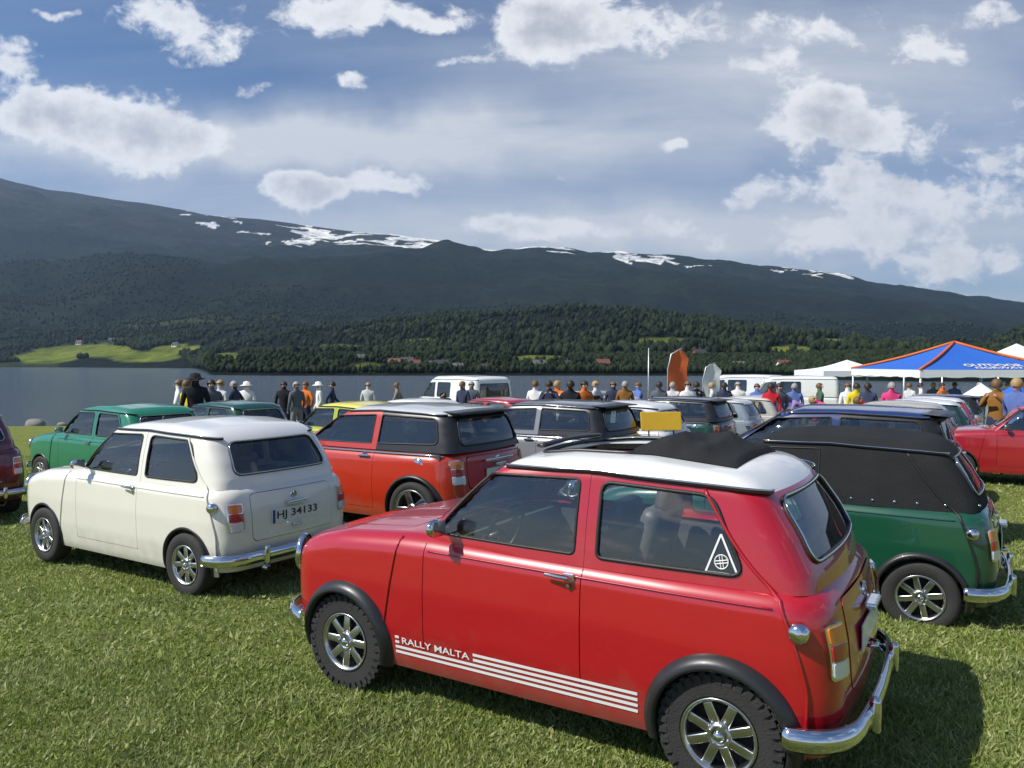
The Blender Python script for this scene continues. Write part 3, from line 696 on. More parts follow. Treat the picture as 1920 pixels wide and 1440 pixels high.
            sd = bp.modifiers.new('s', 'SOLIDIFY'); sd.thickness = .004; sd.offset = 0
            for sg in (1, -1):
                c = low.rearmap([(.36, zz)])[0] if end == 'rear' else low.frontmap([(.36, zz)])[0]; d = -1 if end == 'rear' else 1
                mb = MB(); mb.box((c[0] + d * .085, sg * .36, zz + .012), (.045, .045, .15), 0, None, .018); mb.obj('over_rider', CHROME, bp, True)
    else:
        for end in ('rear', 'front'):
            sa, sb = (sr, seamR - .03) if end == 'rear' else (seamF + .03, sf)
            zz = .30 if kind == 'modern' else .40; q = np.linspace(sa, sb, 24)
            reg = [(x, zb + .03) for x in q] + [(x, zz + .16) for x in q[::-1]]
            a, b = both('%s_bumper' % end, low, low.wrap, reg, [], BLACKTRIM if kind == 'modern' else C.get('bumper', BLACKTRIM), root, step=.06, off=.035, flange=.03)
    # grille
    mb = MB()
    for i in range(9):
        z = .43 + i * .023; P = low.frontmap([(y, z) for y in np.linspace(-.36, .36, 14)]); P[:, 0] += .004; mb.tube([tuple(p) for p in P], .006, 5)
    mb.obj('grille', CHROME, root, True)
    mb = MB(); P = low.frontmap([(0, .52)])[0]; mb.box((P[0] - .12, 0, .52), (.02, .8, .24)); mb.obj('radiator', UNDER, root)
    # arches, wells, wheels
    flare = opt.get('flare', .035)
    for (cx) in (0.0, fx):
        for sg in (1, -1):
            vs = []; n = 30; k = 0; ok = []
            a0 = math.asin(max(-1, (zb - S['archz']) / S['archr'])); 
            for i in range(n + 1):
                a = a0 + (PI - 2 * a0) * i / n; ca, sa_ = math.cos(a), math.sin(a)
                pts = []
                R0 = S['archr'] + flare * 1.0
                p = low.sidemap([(cx + ca * R0, S['archz'] + sa_ * R0)])[0]; pin = low.sidemap([(cx + ca * S['archr'], S['archz'] + sa_ * S['archr'])])[0]
                y0, y1 = p[1], pin[1]
                prof = [(R0, y0 - .004), (R0 - .004, y0 + .010), (S['archr'] + flare * .55, y1 + flare * .72), (S['archr'] + .004, y1 + flare), (S['archr'] - .008, y1 + flare - .004), (S['archr'] - .010, y1 - .03)]
                for (rr_, yy) in prof: vs.append((cx + ca * rr_, sg * yy, S['archz'] + sa_ * rr_))
            k = 6; fs = [(i * k + j, i * k + j + 1, (i + 1) * k + j + 1, (i + 1) * k + j) for i in range(n) for j in range(k - 1)]
            if sg < 0: fs = [f[::-1] for f in fs]
            mesh_obj('wheel_arch_trim', vs, fs, C.get('flare', BLACKTRIM), root, True)
            mb = MB(); R1 = S['archr'] + .012; vs = []; 
            for i in range(17):
                a = -0.15 + (PI + .3) * i / 16
                for yy in (S['wy'] + .04 + (.03 if kind == 'classic' else .05), .30): vs.append((cx + R1 * math.cos(a), sg * yy, S['archz'] + R1 * math.sin(a)))
            mb.add(vs, [(2 * i, 2 * i + 1, 2 * i + 3, 2 * i + 2) for i in range(16)]); mb.add([(vs[2 * i + 1]) for i in range(17)], [tuple(range(17))]); mb.obj('wheel_well', UNDER, root)
    wh = opt['wheels']
    for cx in (0.0, fx):
        for sg in (1, -1):
            rim = bpy.data.objects.new('wheel', wh[0].data); COL.objects.link(rim); rim.parent = root
            rim.location = (cx, sg * (S['wy'] - .005 + .03), S['wr']); rim.rotation_euler = (0, random.uniform(0, 6), 0) if sg > 0 else (0, random.uniform(0, 6), PI)
            for w2, nm in ((wh[1], 'tyre'), (wh[2], 'hub_cap'), (wh[3], 'brake_disc')):
                t = bpy.data.objects.new(nm, w2.data); COL.objects.link(t); t.parent = rim
    # underbody and cabin interior
    mb = MB(); w = S['wy'] + .04; xr_, xf_ = low.rear(.3) + .12, low.front(.3) - .14
    mb.box(((S['archr'] + fx - S['archr']) / 2, 0, zb + .03), (fx - 2 * S['archr'] - .06, w * 2 - .02, .06)); mb.box((float(xr_ + xf_) / 2, 0, zb + .10), (float(xf_ - xr_), .58, .12))
    mb.box((float(xr_) * .5 - .16, 0, zb + .07), (.12, .9, .08)); mb.obj('underbody', UNDER, root)
    bz = S['belt']; mb = MB(); 
    mb.box((.62 * fx / 2.036, 0, zb + .08), (1.75 * fx / 2.036, w * 1.75, .03)); cdx = fx / 2.036
    mb.box((1.50 * cdx, 0, bz - .08), (.20, w * 1.8, .14), 0, (0, .25, 0), .03); mb.box((-.20, 0, bz - .03), (.30, w * 1.6, .03)); mb.box((1.62 * cdx, 0, bz - .25), (.03, w * 1.8, .5))
    mb.box((-.33, 0, bz - .25), (.03, w * 1.5, .5))
    for sg in (1, -1): mb.box((.62 * cdx, sg * (w - .02), bz - .24), (1.75 * cdx, .02, .46))
    inter = mb.obj('cabin_lining', INTER, root, False)
    for sg in (1, -1):
        mb = MB(); mb.box((.88 * cdx, sg * .30, bz - .40), (.44, .44, .15), 0, (0, -.12, 0), .05); mb.box((.66 * cdx, sg * .30, bz - .12), (.12, .43, .52), 0, (0, -.24, 0), .05)
        mb.obj('seat', C.get('seat', SEAT), root, True)
        mb = MB(); mb.box((.575 * cdx, sg * .30, bz + .19), (.08, .25, .15), 0, (0, -.2, 0), .035); mb.tube([(.60 * cdx, sg * .30 - .05, bz + .14), (.60 * cdx, sg * .30 - .05, bz + .05)], .006, 6); mb.tube([(.60 * cdx, sg * .30 + .05, bz + .14), (.60 * cdx, sg * .30 + .05, bz + .05)], .006, 6)
        mb.obj('head_rest', C.get('headrest', SEAT), root, True)
    mb = MB(); mb.box((.08, 0, bz - .36), (.40, 1.0, .14), 0, None, .05); mb.box((-.10, 0, bz - .12), (.12, 1.0, .44), 0, (0, -.2, 0), .05); mb.obj('rear_bench', C.get('seat', SEAT), root, True)
    mb = MB(); pts = [(math.sin(a) * .17 * .35, .17 * math.cos(a), .17 * math.sin(a) * .93) for a in np.linspace(0, 2 * PI, 28)[:-1]]; R_ = Matrix.Translation((1.27 * cdx, .30, bz + .02))
    pts = [tuple(R_ @ Vector((-p[0], p[1], p[2]))) for p in pts]; mb.tube(pts, .011, 8, 0, True)
    c0 = Vector((1.27 * cdx, .30, bz + .02)); 
    for i in (2, 11, 20): mb.tube([tuple(c0 + Vector((.02, 0, 0))), pts[i]], .009, 6)
    mb.tube([tuple(c0), (1.48 * cdx, .30, bz - .07)], .018, 8); mb.obj('steering_wheel', BLACKTRIM, root, True)
    # mirrors
    for sg in (1, -1):
        mx0 = x1 - .06; p = low.sidemap([(mx0, S['belt'] + .0)])[0] if kind != 'classic' else cab.sidemap([(1.38, .90)])[0]
        mb = MB(); mb.tube([tuple(p), (p[0] + .01, p[1] + .07, p[2] + .03)], .008, 6); mb.sphere((p[0] + .01, p[1] + .11, p[2] + .05), .055, 0, 2, (.5, 1.15, .85)); 
        mb.box((p[0] - .018, p[1] + .11, p[2] + .05), (.004, .10, .075), 1, None, .001)
        if sg < 0: mb.v = [(a, -b, c) for a, b, c in mb.v]; mb.f = [f[::-1] for f in mb.f]
        mb.obj('wing_mirror', [C.get('mirror', CHROME), CHROME], root, True)
    # external seams on the classic body
    if kind == 'classic':
        for sg in (False, True):
            zz = np.linspace(zb + .03, .0, 2); q = np.array([(float(seam_s(z)), z) for z in np.linspace(zb + .04, Jz(float(seam_s(.84))) - .004, 26)])
            P = low.wrap(q); P = P + low.normal(P) * .004
            z2 = np.linspace(S['belt'] + .03, zg(0) - .01, 18); s2 = np.linspace(cab.xr - .13, cab.xr + .10, 18); P2 = cab.wrap(np.column_stack([s2, z2])); P2 = P2 + cab.normal(P2) * .004
            A = np.vstack([P, P2]) * (np.array([1, -1, 1]) if sg else 1); mb = MB(); mb.tube([tuple(a) for a in A], .008, 6); mb.obj('body_seam', C.get('seam', body), root, True)
            # slanting seam between wing and A panel
            a = low.wrap([(x1 + .17 + .10 * t, .86 - .50 * t) for t in np.linspace(0, 1, 14)]); a = a + low.normal(a) * .002; a = a * (np.array([1, -1, 1]) if sg else 1)
            mb = MB(); mb.tube([tuple(p) for p in a], .0065, 6); mb.obj('body_seam', body, root, True)
            # belt trim strip
            t_ = low.wrap([(x, Jz(x) - .035) for x in np.linspace(-.2, x1 - .02, 40)]); t_ = t_ + low.normal(t_) * .003; t_ = t_ * (np.array([1, -1, 1]) if sg else 1)
            mb = MB(); mb.tube([tuple(p) for p in t_], .0045, 5); mb.obj('belt_moulding', body, root, True)
        # fuel cap on the left
        p = low.sidemap([(-.30, .72)])[0]; mb = MB(); mb.lathe([(0, .05), (.022, .048), (.036, .040), (.042, .02), (.042, 0)], 24, 'y', (p[0], p[1] - .006, p[2])); mb.obj('fuel_cap', CHROME, root, True)
    elif kind == 'modern':
        for sg in (1, -1):
            P = np.array([low.shoulder(np.array([x]))[0] for x in np.linspace(-.35, x1 + .25, 50)]); P[:, 2] += .012; P = P * np.array([1, sg, 1]); mb = MB(); mb.tube([tuple(p) for p in P], .011, 6); mb.obj('belt_trim', CHROME, root, True)
        mb = MB(); vs = []
        rwp = cab.rearmap([(y, 1.285) for y in np.linspace(-.52, .52, 16)])
        for i, p in enumerate(rwp): vs += [(p[0] + .14, p[1] * 1.04, 1.375 - .06 * p[1] ** 2), (p[0] - .10, p[1] * 1.08, 1.352 - .05 * p[1] ** 2), (p[0] - .10, p[1] * 1.08, 1.335 - .05 * p[1] ** 2), (p[0] + .04, p[1] * 1.04, 1.325 - .06 * p[1] ** 2)]
        fs = [(4 * i + j, 4 * i + (j + 1) % 4, 4 * i + 4 + (j + 1) % 4, 4 * i + 4 + j) for i in range(15) for j in range(4)]; mesh_obj('roof_spoiler', vs, fs, C.get('spoiler', BLACKTRIM), root, True)
        p = low.sidemap([(-.05, .86)])[0]; mb = MB(); mb.lathe([(0, .01), (.075, .008), (.08, -.004)], 24, 'y', (p[0] + .0, p[1], .80)); mb.obj('fuel_cap', CHROME, root, True)
        mb = MB(); P = [low.rearmap([(y, .74)])[0] for y in (-.35, -.1, .1, .35)]; mb.box((float(P[1][0]) - .025, 0, .83), (.03, .55, .028), 0, None, .01); mb.obj('tailgate_handle', CHROME, root)
    for sg in ((1,) if kind == 'classic' else (1, -1)):
        mb = MB(); mb.tube([(float(low.rear(.25)) + .10, sg * .30, zb + .03), (float(low.rear(.25)) - .035, sg * .30, zb + .025)], .024, 12); mb.tube([(float(low.rear(.25)) - .034, sg * .30, zb + .025), (float(low.rear(.25)) - .0355, sg * .30, zb + .025)], .019, 12, 1); mb.obj('exhaust_pipe', [CHROME, UNDER], root, True)
    return root

def kids(o): return [c for c in COL.objects if c.parent == o]
_ch = {}
def children_map():
    _ch.clear()
    for o in COL.objects:
        if o.parent: _ch.setdefault(o.parent.name, []).append(o)
def copy_tree(o, parent=None, remap=None):
    c = o.copy(); COL.objects.link(c); c.parent = parent
    if remap and c.type == 'MESH':
        for i, m in enumerate(o.data.materials):
            if m in remap: c.material_slots[i].link = 'OBJECT'; c.material_slots[i].material = remap[m]
    for ch in _ch.get(o.name, []): copy_tree(ch, c, remap)
    return c
# ------------------------------------------------------------------ the ground
def ground_z(x, y):
    x = np.asarray(x, float); y = np.asarray(y, float)
    z = -.03 * np.clip(y - 4.5, 0, 28)
    z = z + .012 * np.sin(x * .7 + 1) * np.clip((y - 5) / 10, 0, 1) + .01 * np.sin(y * .9 + x * .35) * np.clip((y - 5) / 10, 0, 1)
    edge = 31 + np.clip(x + 14, 0, 80) * .62
    t = np.clip((y - edge) / 9, 0, 1)
    return z - (3.9) * t * t * (3 - 2 * t)
WATER_Z = -4.0
def at(px, d): return ((px - 960) / F * d, d)
def gz(x, y): return float(ground_z(x, y))

def node_mix(m, fac, a, b, bt='MIX'):
    x = m.node_tree.nodes.new('ShaderNodeMix'); x.data_type = 'RGBA'; x.blend_type = bt
    for i, v in ((0, fac), (6, a), (7, b)):
        if isinstance(v, bpy.types.NodeSocket): lnk(m, v, x.inputs[i])
        elif i == 0: x.inputs[0].default_value = v
        else: x.inputs[i].default_value = (*v, 1)
    return x.outputs[2]
def node_noise(m, vec, scale, detail=6, rough=.55, dist=0):
    t = m.node_tree.nodes.new('ShaderNodeTexNoise'); lnk(m, vec, t.inputs['Vector']); t.inputs['Scale'].default_value = scale
    t.inputs['Detail'].default_value = detail; t.inputs['Roughness'].default_value = rough; t.inputs['Distortion'].default_value = dist; return t.outputs['Fac']
def node_ramp(m, v, lo, hi):
    r = m.node_tree.nodes.new('ShaderNodeMapRange'); r.interpolation_type = 'SMOOTHSTEP'; lnk(m, v, r.inputs[0]); r.inputs[1].default_value = lo; r.inputs[2].default_value = hi; return r.outputs[0]
def grass_ground():
    m = new_mat('lawn_soil'); b = pbsdf(m); b.inputs['Roughness'].default_value = .95; b.inputs['Specular IOR Level'].default_value = .1
    tc = m.node_tree.nodes.new('ShaderNodeTexCoord'); v = tc.outputs['Object']
    n1 = node_ramp(m, node_noise(m, v, .6, 6), .35, .65); n2 = node_ramp(m, node_noise(m, v, 5, 8, .65), .3, .7); n3 = node_ramp(m, node_noise(m, v, 38, 5, .7), .35, .7)
    c = node_mix(m, n1, (.17, .21, .045), (.21, .25, .065)); c = node_mix(m, n2, c, (.24, .27, .09)); 
    n4 = node_ramp(m, node_noise(m, v, 1.7, 5, .6, .5), .60, .72); c = node_mix(m, n4, c, (.14, .12, .06))
    c2 = node_mix(m, n3, (.45, .5, .35), (1.3, 1.25, 1.15)); c = node_mix(m, 1.0, c, c2, 'MULTIPLY')
    lnk(m, c, b.inputs['Base Color'])
    bp = m.node_tree.nodes.new('ShaderNodeBump'); bp.inputs['Strength'].default_value = 1; bp.inputs['Distance'].default_value = .03; lnk(m, node_noise(m, v, 26, 6, .75), bp.inputs['Height']); lnk(m, bp.outputs[0], b.inputs['Normal'])
    return m
def build_ground():
    xs = np.concatenate([np.linspace(-70, -12, 40), np.linspace(-11.5, 14, 90), np.linspace(15, 110, 60)]); ys = np.concatenate([np.linspace(-12, 0, 8), np.linspace(.5, 20, 80), np.linspace(20.5, 110, 180)])
    X, Y = np.meshgrid(xs, ys); Z = ground_z(X, Y); Z = Z - .0
    V = np.stack([X.ravel(), Y.ravel(), Z.ravel()], 1); nx = len(xs); ny = len(ys)
    i = np.arange(nx * ny).reshape(ny, nx); Fc = np.stack([i[:-1, :-1].ravel(), i[:-1, 1:].ravel(), i[1:, 1:].ravel(), i[1:, :-1].ravel()], 1)
    o = fast_mesh('lawn', V, Fc, grass_ground(), True); tag(o, kind='structure'); return o
build_ground()

def blade_mat():
    m = new_mat('grass_blades'); b = pbsdf(m); b.inputs['Roughness'].default_value = .5; b.inputs['Specular IOR Level'].default_value = .3
    g = m.node_tree.nodes.new('ShaderNodeNewGeometry'); tc = m.node_tree.nodes.new('ShaderNodeTexCoord')
    n1 = node_ramp(m, node_noise(m, tc.outputs['Object'], 2.2, 6, .65), .38, .62); n6 = node_ramp(m, node_noise(m, tc.outputs['Object'], 1.1, 4, .6, .6), .52, .72)
    c = node_mix(m, g.outputs['Random Per Island'], (.15, .215, .035), (.38, .43, .13)); c = node_mix(m, n1, c, node_mix(m, g.outputs['Random Per Island'], (.20, .28, .06), (.46, .48, .20)))
    c = node_mix(m, n6, c, (.17, .22, .075))
    r = node_ramp(m, g.outputs['Random Per Island'], .95, .97); c = node_mix(m, r, c, (.52, .50, .28))
    lnk(m, c, b.inputs['Base Color'])
    tr = m.node_tree.nodes.new('ShaderNodeBsdfTranslucent'); lnk(m, c, tr.inputs[0]); mx = m.node_tree.nodes.new('ShaderNodeMixShader'); mx.inputs[0].default_value = .35
    lnk(m, b.outputs[0], mx.inputs[1]); lnk(m, tr.outputs[0], mx.inputs[2]); lnk(m, mx.outputs[0], m.node_tree.nodes['Material Output'].inputs[0]); return m
def build_grass():
    rng = np.random.default_rng(3); pts = []
    for (d0, d1, n, x_m) in ((2.0, 4.5, 270000, 1.5), (4.5, 9.0, 230000, 1.5), (9.0, 18.0, 90000, 1.3)):
        d = np.sqrt(rng.uniform(d0 ** 2, d1 ** 2, n)); x = rng.uniform(-.75, .75, n) * d * x_m * .7 / .75 * .95
        pts.append(np.stack([x, d], 1))
    P = np.concatenate(pts); n = len(P)
    den = .5 + .5 * np.sin(P[:, 0] * 2.3 + np.sin(P[:, 1] * 1.9)) * np.sin(P[:, 1] * 2.9 + 1)
    far = np.clip((P[:, 1] - 2) / 8, 0, 1.4)
    h = rng.gamma(6, .0034, n) * (.75 + .5 * den) * (1 + .3 * far); h = np.clip(h, .009, .055); w = rng.uniform(.0022, .0050, n) * (1 + 1.7 * far)
    clover = rng.random(n) < .22; a = rng.uniform(0, 2 * PI, n); w = np.where(clover, w * 2.4, w); h = np.where(clover, h * .8, h)
    ln = rng.uniform(.1, .95, n); ln = np.where(clover, 1.6, ln); la = rng.uniform(0, 2 * PI, n)
    z = ground_z(P[:, 0], P[:, 1]) - .002
    b0 = np.stack([P[:, 0] - np.cos(a) * w, P[:, 1] - np.sin(a) * w, z], 1); b1 = np.stack([P[:, 0] + np.cos(a) * w, P[:, 1] + np.sin(a) * w, z], 1)
    t = np.stack([P[:, 0] + np.cos(la) * ln * h, P[:, 1] + np.sin(la) * ln * h, z + h], 1)
    V = np.stack([b0, b1, t], 1).reshape(-1, 3); T = np.arange(3 * n).reshape(-1, 3)
    o = fast_mesh('grass', V, T, blade_mat()); tag(o, kind='stuff')
build_grass()

def water():
    m = new_mat('lake_water'); b = pbsdf(m); b.inputs['Base Color'].default_value = (.075, .10, .13, 1); b.inputs['Roughness'].default_value = .12
    tc = m.node_tree.nodes.new('ShaderNodeTexCoord'); mp = m.node_tree.nodes.new('ShaderNodeMapping'); lnk(m, tc.outputs['Object'], mp.inputs[0]); mp.inputs['Scale'].default_value = (.6, 1.6, 1)
    a = node_noise(m, mp.outputs[0], .55, 8, .72, .4); bp = m.node_tree.nodes.new('ShaderNodeBump'); bp.inputs['Strength'].default_value = 1; bp.inputs['Distance'].default_value = .55
    lnk(m, a, bp.inputs['Height']); lnk(m, bp.outputs[0], b.inputs['Normal'])
    o = mesh_obj('lake', [(-6000, 15, WATER_Z), (6000, 15, WATER_Z), (6000, 5000, WATER_Z), (-6000, 5000, WATER_Z)], [(0, 1, 2, 3)], m); tag(o, kind='structure')
water()

# ------------------------------------------------------------------ hills across the lake
RIDGE = [(-2600, 560), (-1400, 470), (-700, 330), (-300, 310), (0, 337), (100, 359), (280, 385), (380, 402), (490, 409), (590, 423), (720, 439), (830, 452), (880, 468), (1000, 474), (1250, 486), (1345, 495), (1410, 505), (1535, 516), (1640, 535), (1780, 551), (1855, 566), (1920, 577), (2200, 600), (2700, 560), (3600, 500)]
SHORE = [(-2600, 900), (0, 1000), (330, 1000), (372, 700), (395, 360), (520, 345), (700, 345), (1250, 345), (1450, 330), (1560, 260), (1700, 240), (2200, 220), (3600, 400)]
def vnoise(P, scale, oct_=5, seed=0, gain=.5):
    rng = np.random.default_rng(seed); out = np.zeros(len(P)); amp = 1; tot = 0
    for o in range(oct_):
        g = rng.random((64, 64)); q = P / scale * 2 ** o; i = np.floor(q).astype(int); f = q - i; f = f * f * (3 - 2 * f)
        a = g[i[:, 0] % 64, i[:, 1] % 64]; b = g[(i[:, 0] + 1) % 64, i[:, 1] % 64]; c = g[i[:, 0] % 64, (i[:, 1] + 1) % 64]; d = g[(i[:, 0] + 1) % 64, (i[:, 1] + 1) % 64]
        out += amp * ((a * (1 - f[:, 0]) + b * f[:, 0]) * (1 - f[:, 1]) + (c * (1 - f[:, 0]) + d * f[:, 0]) * f[:, 1]); tot += amp; amp *= gain
    return out / tot
RR = 3800.0
def hill_height(X, Y):
    az = X / Y; px = 960 + F * az; r = Y.copy()
    rid = np.interp(px, [a for a, b in RIDGE], [b for a, b in RIDGE]); r0 = np.interp(px, [a for a, b in SHORE], [b for a, b in SHORE])
    top = (680 - rid) / F * RR + EYE; P = np.stack([X.ravel(), Y.ravel()], 1)
    rs_ = r0; r0 = np.interp(px, [-2600, -300, 100, 450, 900, 1500, 1750, 2200, 3600], [900, 1000, 960, 720, 470, 380, 300, 260, 400])
    t = np.clip((r - r0) / (RR - r0), -.2, 1.6)
    n1 = vnoise(P, 900, 6, 1).reshape(X.shape) - .5; n2 = vnoise(P + 5000, 260, 5, 2).reshape(X.shape) - .5
    base = np.where(t < .25, .10 * (t / .25) ** 1.1, .10 + .90 * ((np.clip(t, .25, 9) - .25) / .75) ** .92)
    h = top * base
    tt = np.clip(t * 4, 0, 1); damp = 1 - .82 * np.clip(1 - np.abs(t - 1) / .18, 0, 1)
    h = h + (n1 * top * .40 * tt * damp + n2 * 60 * tt * damp)
    h = np.where(t > 1, top * (1 - (t - 1) * .9) + (n1 * 60 + n2 * 25) * np.clip((t - 1) * 3, 0, 1), h)
    h = h + n2 * 10 * np.clip(t * 30, 0, 1) + 2.2 * np.clip(t * 60, 0, 1)
    h = np.where(t < 0, t * 300, h)
    k_ = r - rs_; tongue = np.where(k_ < 0, k_ * .2, np.clip(k_ / 70, 0, 1) ** .7 * (3.5 + 7 * (n2 + .3)) + np.clip(k_, 0, 900) * .022)
    h = np.maximum(h, tongue) + WATER_Z
    # a nearer dark hill on the right
    k = np.interp(px, [1500, 1650, 1780, 1815, 1865, 1925, 2050, 2500, 3600], [0, 0, 4, 22, 56, 78, 110, 150, 120]) / F * 1000
    bump = k * np.exp(-((r - 1000) / 330) ** 2) * (1 + (n2 * .25)) 
    return np.maximum(h, bump + WATER_Z - 3)
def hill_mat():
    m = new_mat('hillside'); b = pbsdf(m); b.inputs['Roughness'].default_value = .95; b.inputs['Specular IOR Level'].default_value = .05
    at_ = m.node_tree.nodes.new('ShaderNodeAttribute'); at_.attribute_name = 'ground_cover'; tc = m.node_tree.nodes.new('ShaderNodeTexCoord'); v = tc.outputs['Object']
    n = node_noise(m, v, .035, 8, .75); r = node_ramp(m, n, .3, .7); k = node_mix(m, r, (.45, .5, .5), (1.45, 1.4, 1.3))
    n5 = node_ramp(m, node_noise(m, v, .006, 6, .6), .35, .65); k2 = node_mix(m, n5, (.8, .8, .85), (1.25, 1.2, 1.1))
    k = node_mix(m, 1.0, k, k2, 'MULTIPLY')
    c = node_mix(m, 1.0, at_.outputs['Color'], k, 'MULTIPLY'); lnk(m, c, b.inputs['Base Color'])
    bp = m.node_tree.nodes.new('ShaderNodeBump'); bp.inputs['Strength'].default_value = 1; bp.inputs['Distance'].default_value = 12; lnk(m, node_noise(m, v, .05, 8, .8), bp.inputs['Height']); lnk(m, bp.outputs[0], b.inputs['Normal'])
    return m
MEADOWS = [(90, 672, 60, 10), (170, 660, 90, 12), (270, 668, 70, 10), (330, 655, 50, 9), (545, 660, 45, 8), (690, 688, 40, 8), (640, 652, 45, 6), (1250, 640, 70, 7), (430, 668, 30, 6), (1010, 672, 50, 5), (1480, 655, 40, 6), (1330, 662, 45, 4), (800, 640, 40, 4), (1150, 652, 40, 4), (1560, 640, 30, 4)]
def cover(X, Y, Z):
    px = 960 + F * X / Y; py = 680 - F * (Z - EYE) / Y; P = np.stack([X, Y], 1)
    n = vnoise(P, 300, 5, 5); n2 = vnoise(P, 90, 4, 6); n3 = vnoise(P + 900, 260, 4, 9)
    col = np.stack([.011 + .010 * n, .019 + .014 * n, .016 + .010 * n], 1)  # forest and upper slope colours darkened to stand in for cloud shade
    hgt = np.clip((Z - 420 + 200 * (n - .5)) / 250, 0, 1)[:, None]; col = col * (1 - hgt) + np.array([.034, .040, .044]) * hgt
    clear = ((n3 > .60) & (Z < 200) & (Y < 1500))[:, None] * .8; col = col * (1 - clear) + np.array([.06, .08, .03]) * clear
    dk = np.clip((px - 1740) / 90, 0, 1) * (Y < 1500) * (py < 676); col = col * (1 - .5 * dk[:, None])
    md = np.zeros(len(X))
    for (a, b, c, d) in MEADOWS: md = np.maximum(md, 1.3 - ((px - a) / c) ** 2 - ((py - b) / d) ** 2 + (n2 - .5) * 1.6)
    md = np.clip(md * 3, 0, 1) * (Y < 2500); md = md[:, None]; col = col * (1 - md) + np.array([.19, .24, .045]) * md
    sn = (n2 + .55 * (vnoise(P * np.array([.5, 1]), 45, 3, 8) - .5) > .590 - .095 * np.exp(-((px - 800) / 230) ** 2) + .05 * (px < 520)) & (Y > 2600) & (Y < 4100) & (Z > np.interp(px, [0, 300, 500, 900, 1300, 1920], [860, 700, 480, 420, 350, 280])) & (vnoise(P, 500, 3, 12) > np.where(px < 560, .56, .44) - .34 * np.exp(-((px - 800) / 190) ** 2)) & (px > 300)
    col[sn] = (.85, .87, .9); return col, md[:, 0], px, py
def build_hills():
    pxs = np.concatenate([np.linspace(-2500, -60, 70), np.linspace(-50, 1990, 640), np.linspace(2010, 3500, 50)])
    rs = np.concatenate([np.linspace(205, 420, 26), np.geomspace(430, 2000, 90), np.linspace(2030, 4200, 130), np.linspace(4300, 5600, 10)])
    PX, Y = np.meshgrid(pxs, rs); X = (PX - 960) / F * Y; Z = hill_height(X, Y)
    V = np.stack([X.ravel(), Y.ravel(), Z.ravel()], 1); ny, nx = X.shape; i = np.arange(nx * ny).reshape(ny, nx)
    Fc = np.stack([i[:-1, :-1].ravel(), i[:-1, 1:].ravel(), i[1:, 1:].ravel(), i[1:, :-1].ravel()], 1)
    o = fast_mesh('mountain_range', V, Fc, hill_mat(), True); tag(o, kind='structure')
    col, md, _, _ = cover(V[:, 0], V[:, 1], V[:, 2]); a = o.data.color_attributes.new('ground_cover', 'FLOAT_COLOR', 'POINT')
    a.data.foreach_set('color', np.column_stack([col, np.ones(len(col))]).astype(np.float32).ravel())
build_hills()
def far_tree_mat():
    m = new_mat('far_foliage'); b = pbsdf(m); b.inputs['Roughness'].default_value = .9; b.inputs['Specular IOR Level'].default_value = .05
    g = m.node_tree.nodes.new('ShaderNodeNewGeometry'); lnk(m, node_mix(m, g.outputs['Random Per Island'], (.010, .018, .011), (.032, .045, .020)), b.inputs['Base Color']); return m  # dark greens: shade of the clouds is put into the foliage colour
def build_far_forest():
    rng = np.random.default_rng(11); n = 120000
    px = rng.uniform(-60, 1990, n); r0 = np.interp(px, [a for a, b in SHORE], [b for a, b in SHORE]); Y = r0 + 6 + (rng.random(n) ** 1.5) * np.where(rng.random(n) < .25, 120, 1500); X = (px - 960) / F * Y
    Z = hill_height(X, Y); col, md, _, py = cover(X, Y, Z); P = np.stack([X, Y], 1); d = vnoise(P, 120, 4, 21)
    ok = (md < .3) & (Z > WATER_Z + .8) & ((d > .46) | (rng.random(n) < .35)) ; X, Y, Z = X[ok], Y[ok], Z[ok]; X = X[:42000]; Y = Y[:42000]; Z = Z[:42000]; n = len(X)
    bm = bmesh.new(); bmesh.ops.create_icosphere(bm, subdivisions=1, radius=1); bv = np.array([v.co[:] for v in bm.verts]); bf = np.array([[v.index for v in f.verts] for f in bm.faces]); bm.free()
    conif = rng.random(n) < .5; h = rng.uniform(5, 12, n) * np.where(Y < 500, .36, .72); w = np.where(conif, .17, .36) * h * rng.uniform(.8, 1.2, n)
    B = bv[None] * (1 + .35 * (rng.random((n, len(bv), 1)) - .5)); up = B[:, :, 2].copy(); shr = np.where(conif[:, None], np.clip(.62 - up * .55, .05, 1.2), 1.0)
    B = B * np.stack([w[:, None] * shr, w[:, None] * shr, np.broadcast_to((h / 2)[:, None], shr.shape)], 2)
    B[:, :, 0] += X[:, None]; B[:, :, 1] += Y[:, None]; B[:, :, 2] += (Z + h * .45)[:, None]
    V = B.reshape(-1, 3); T = (bf[None] + (np.arange(n) * len(bv))[:, None, None]).reshape(-1, 3)
    o = fast_mesh('far_woodland', V, T, far_tree_mat()); tag(o, kind='stuff')
build_far_forest()
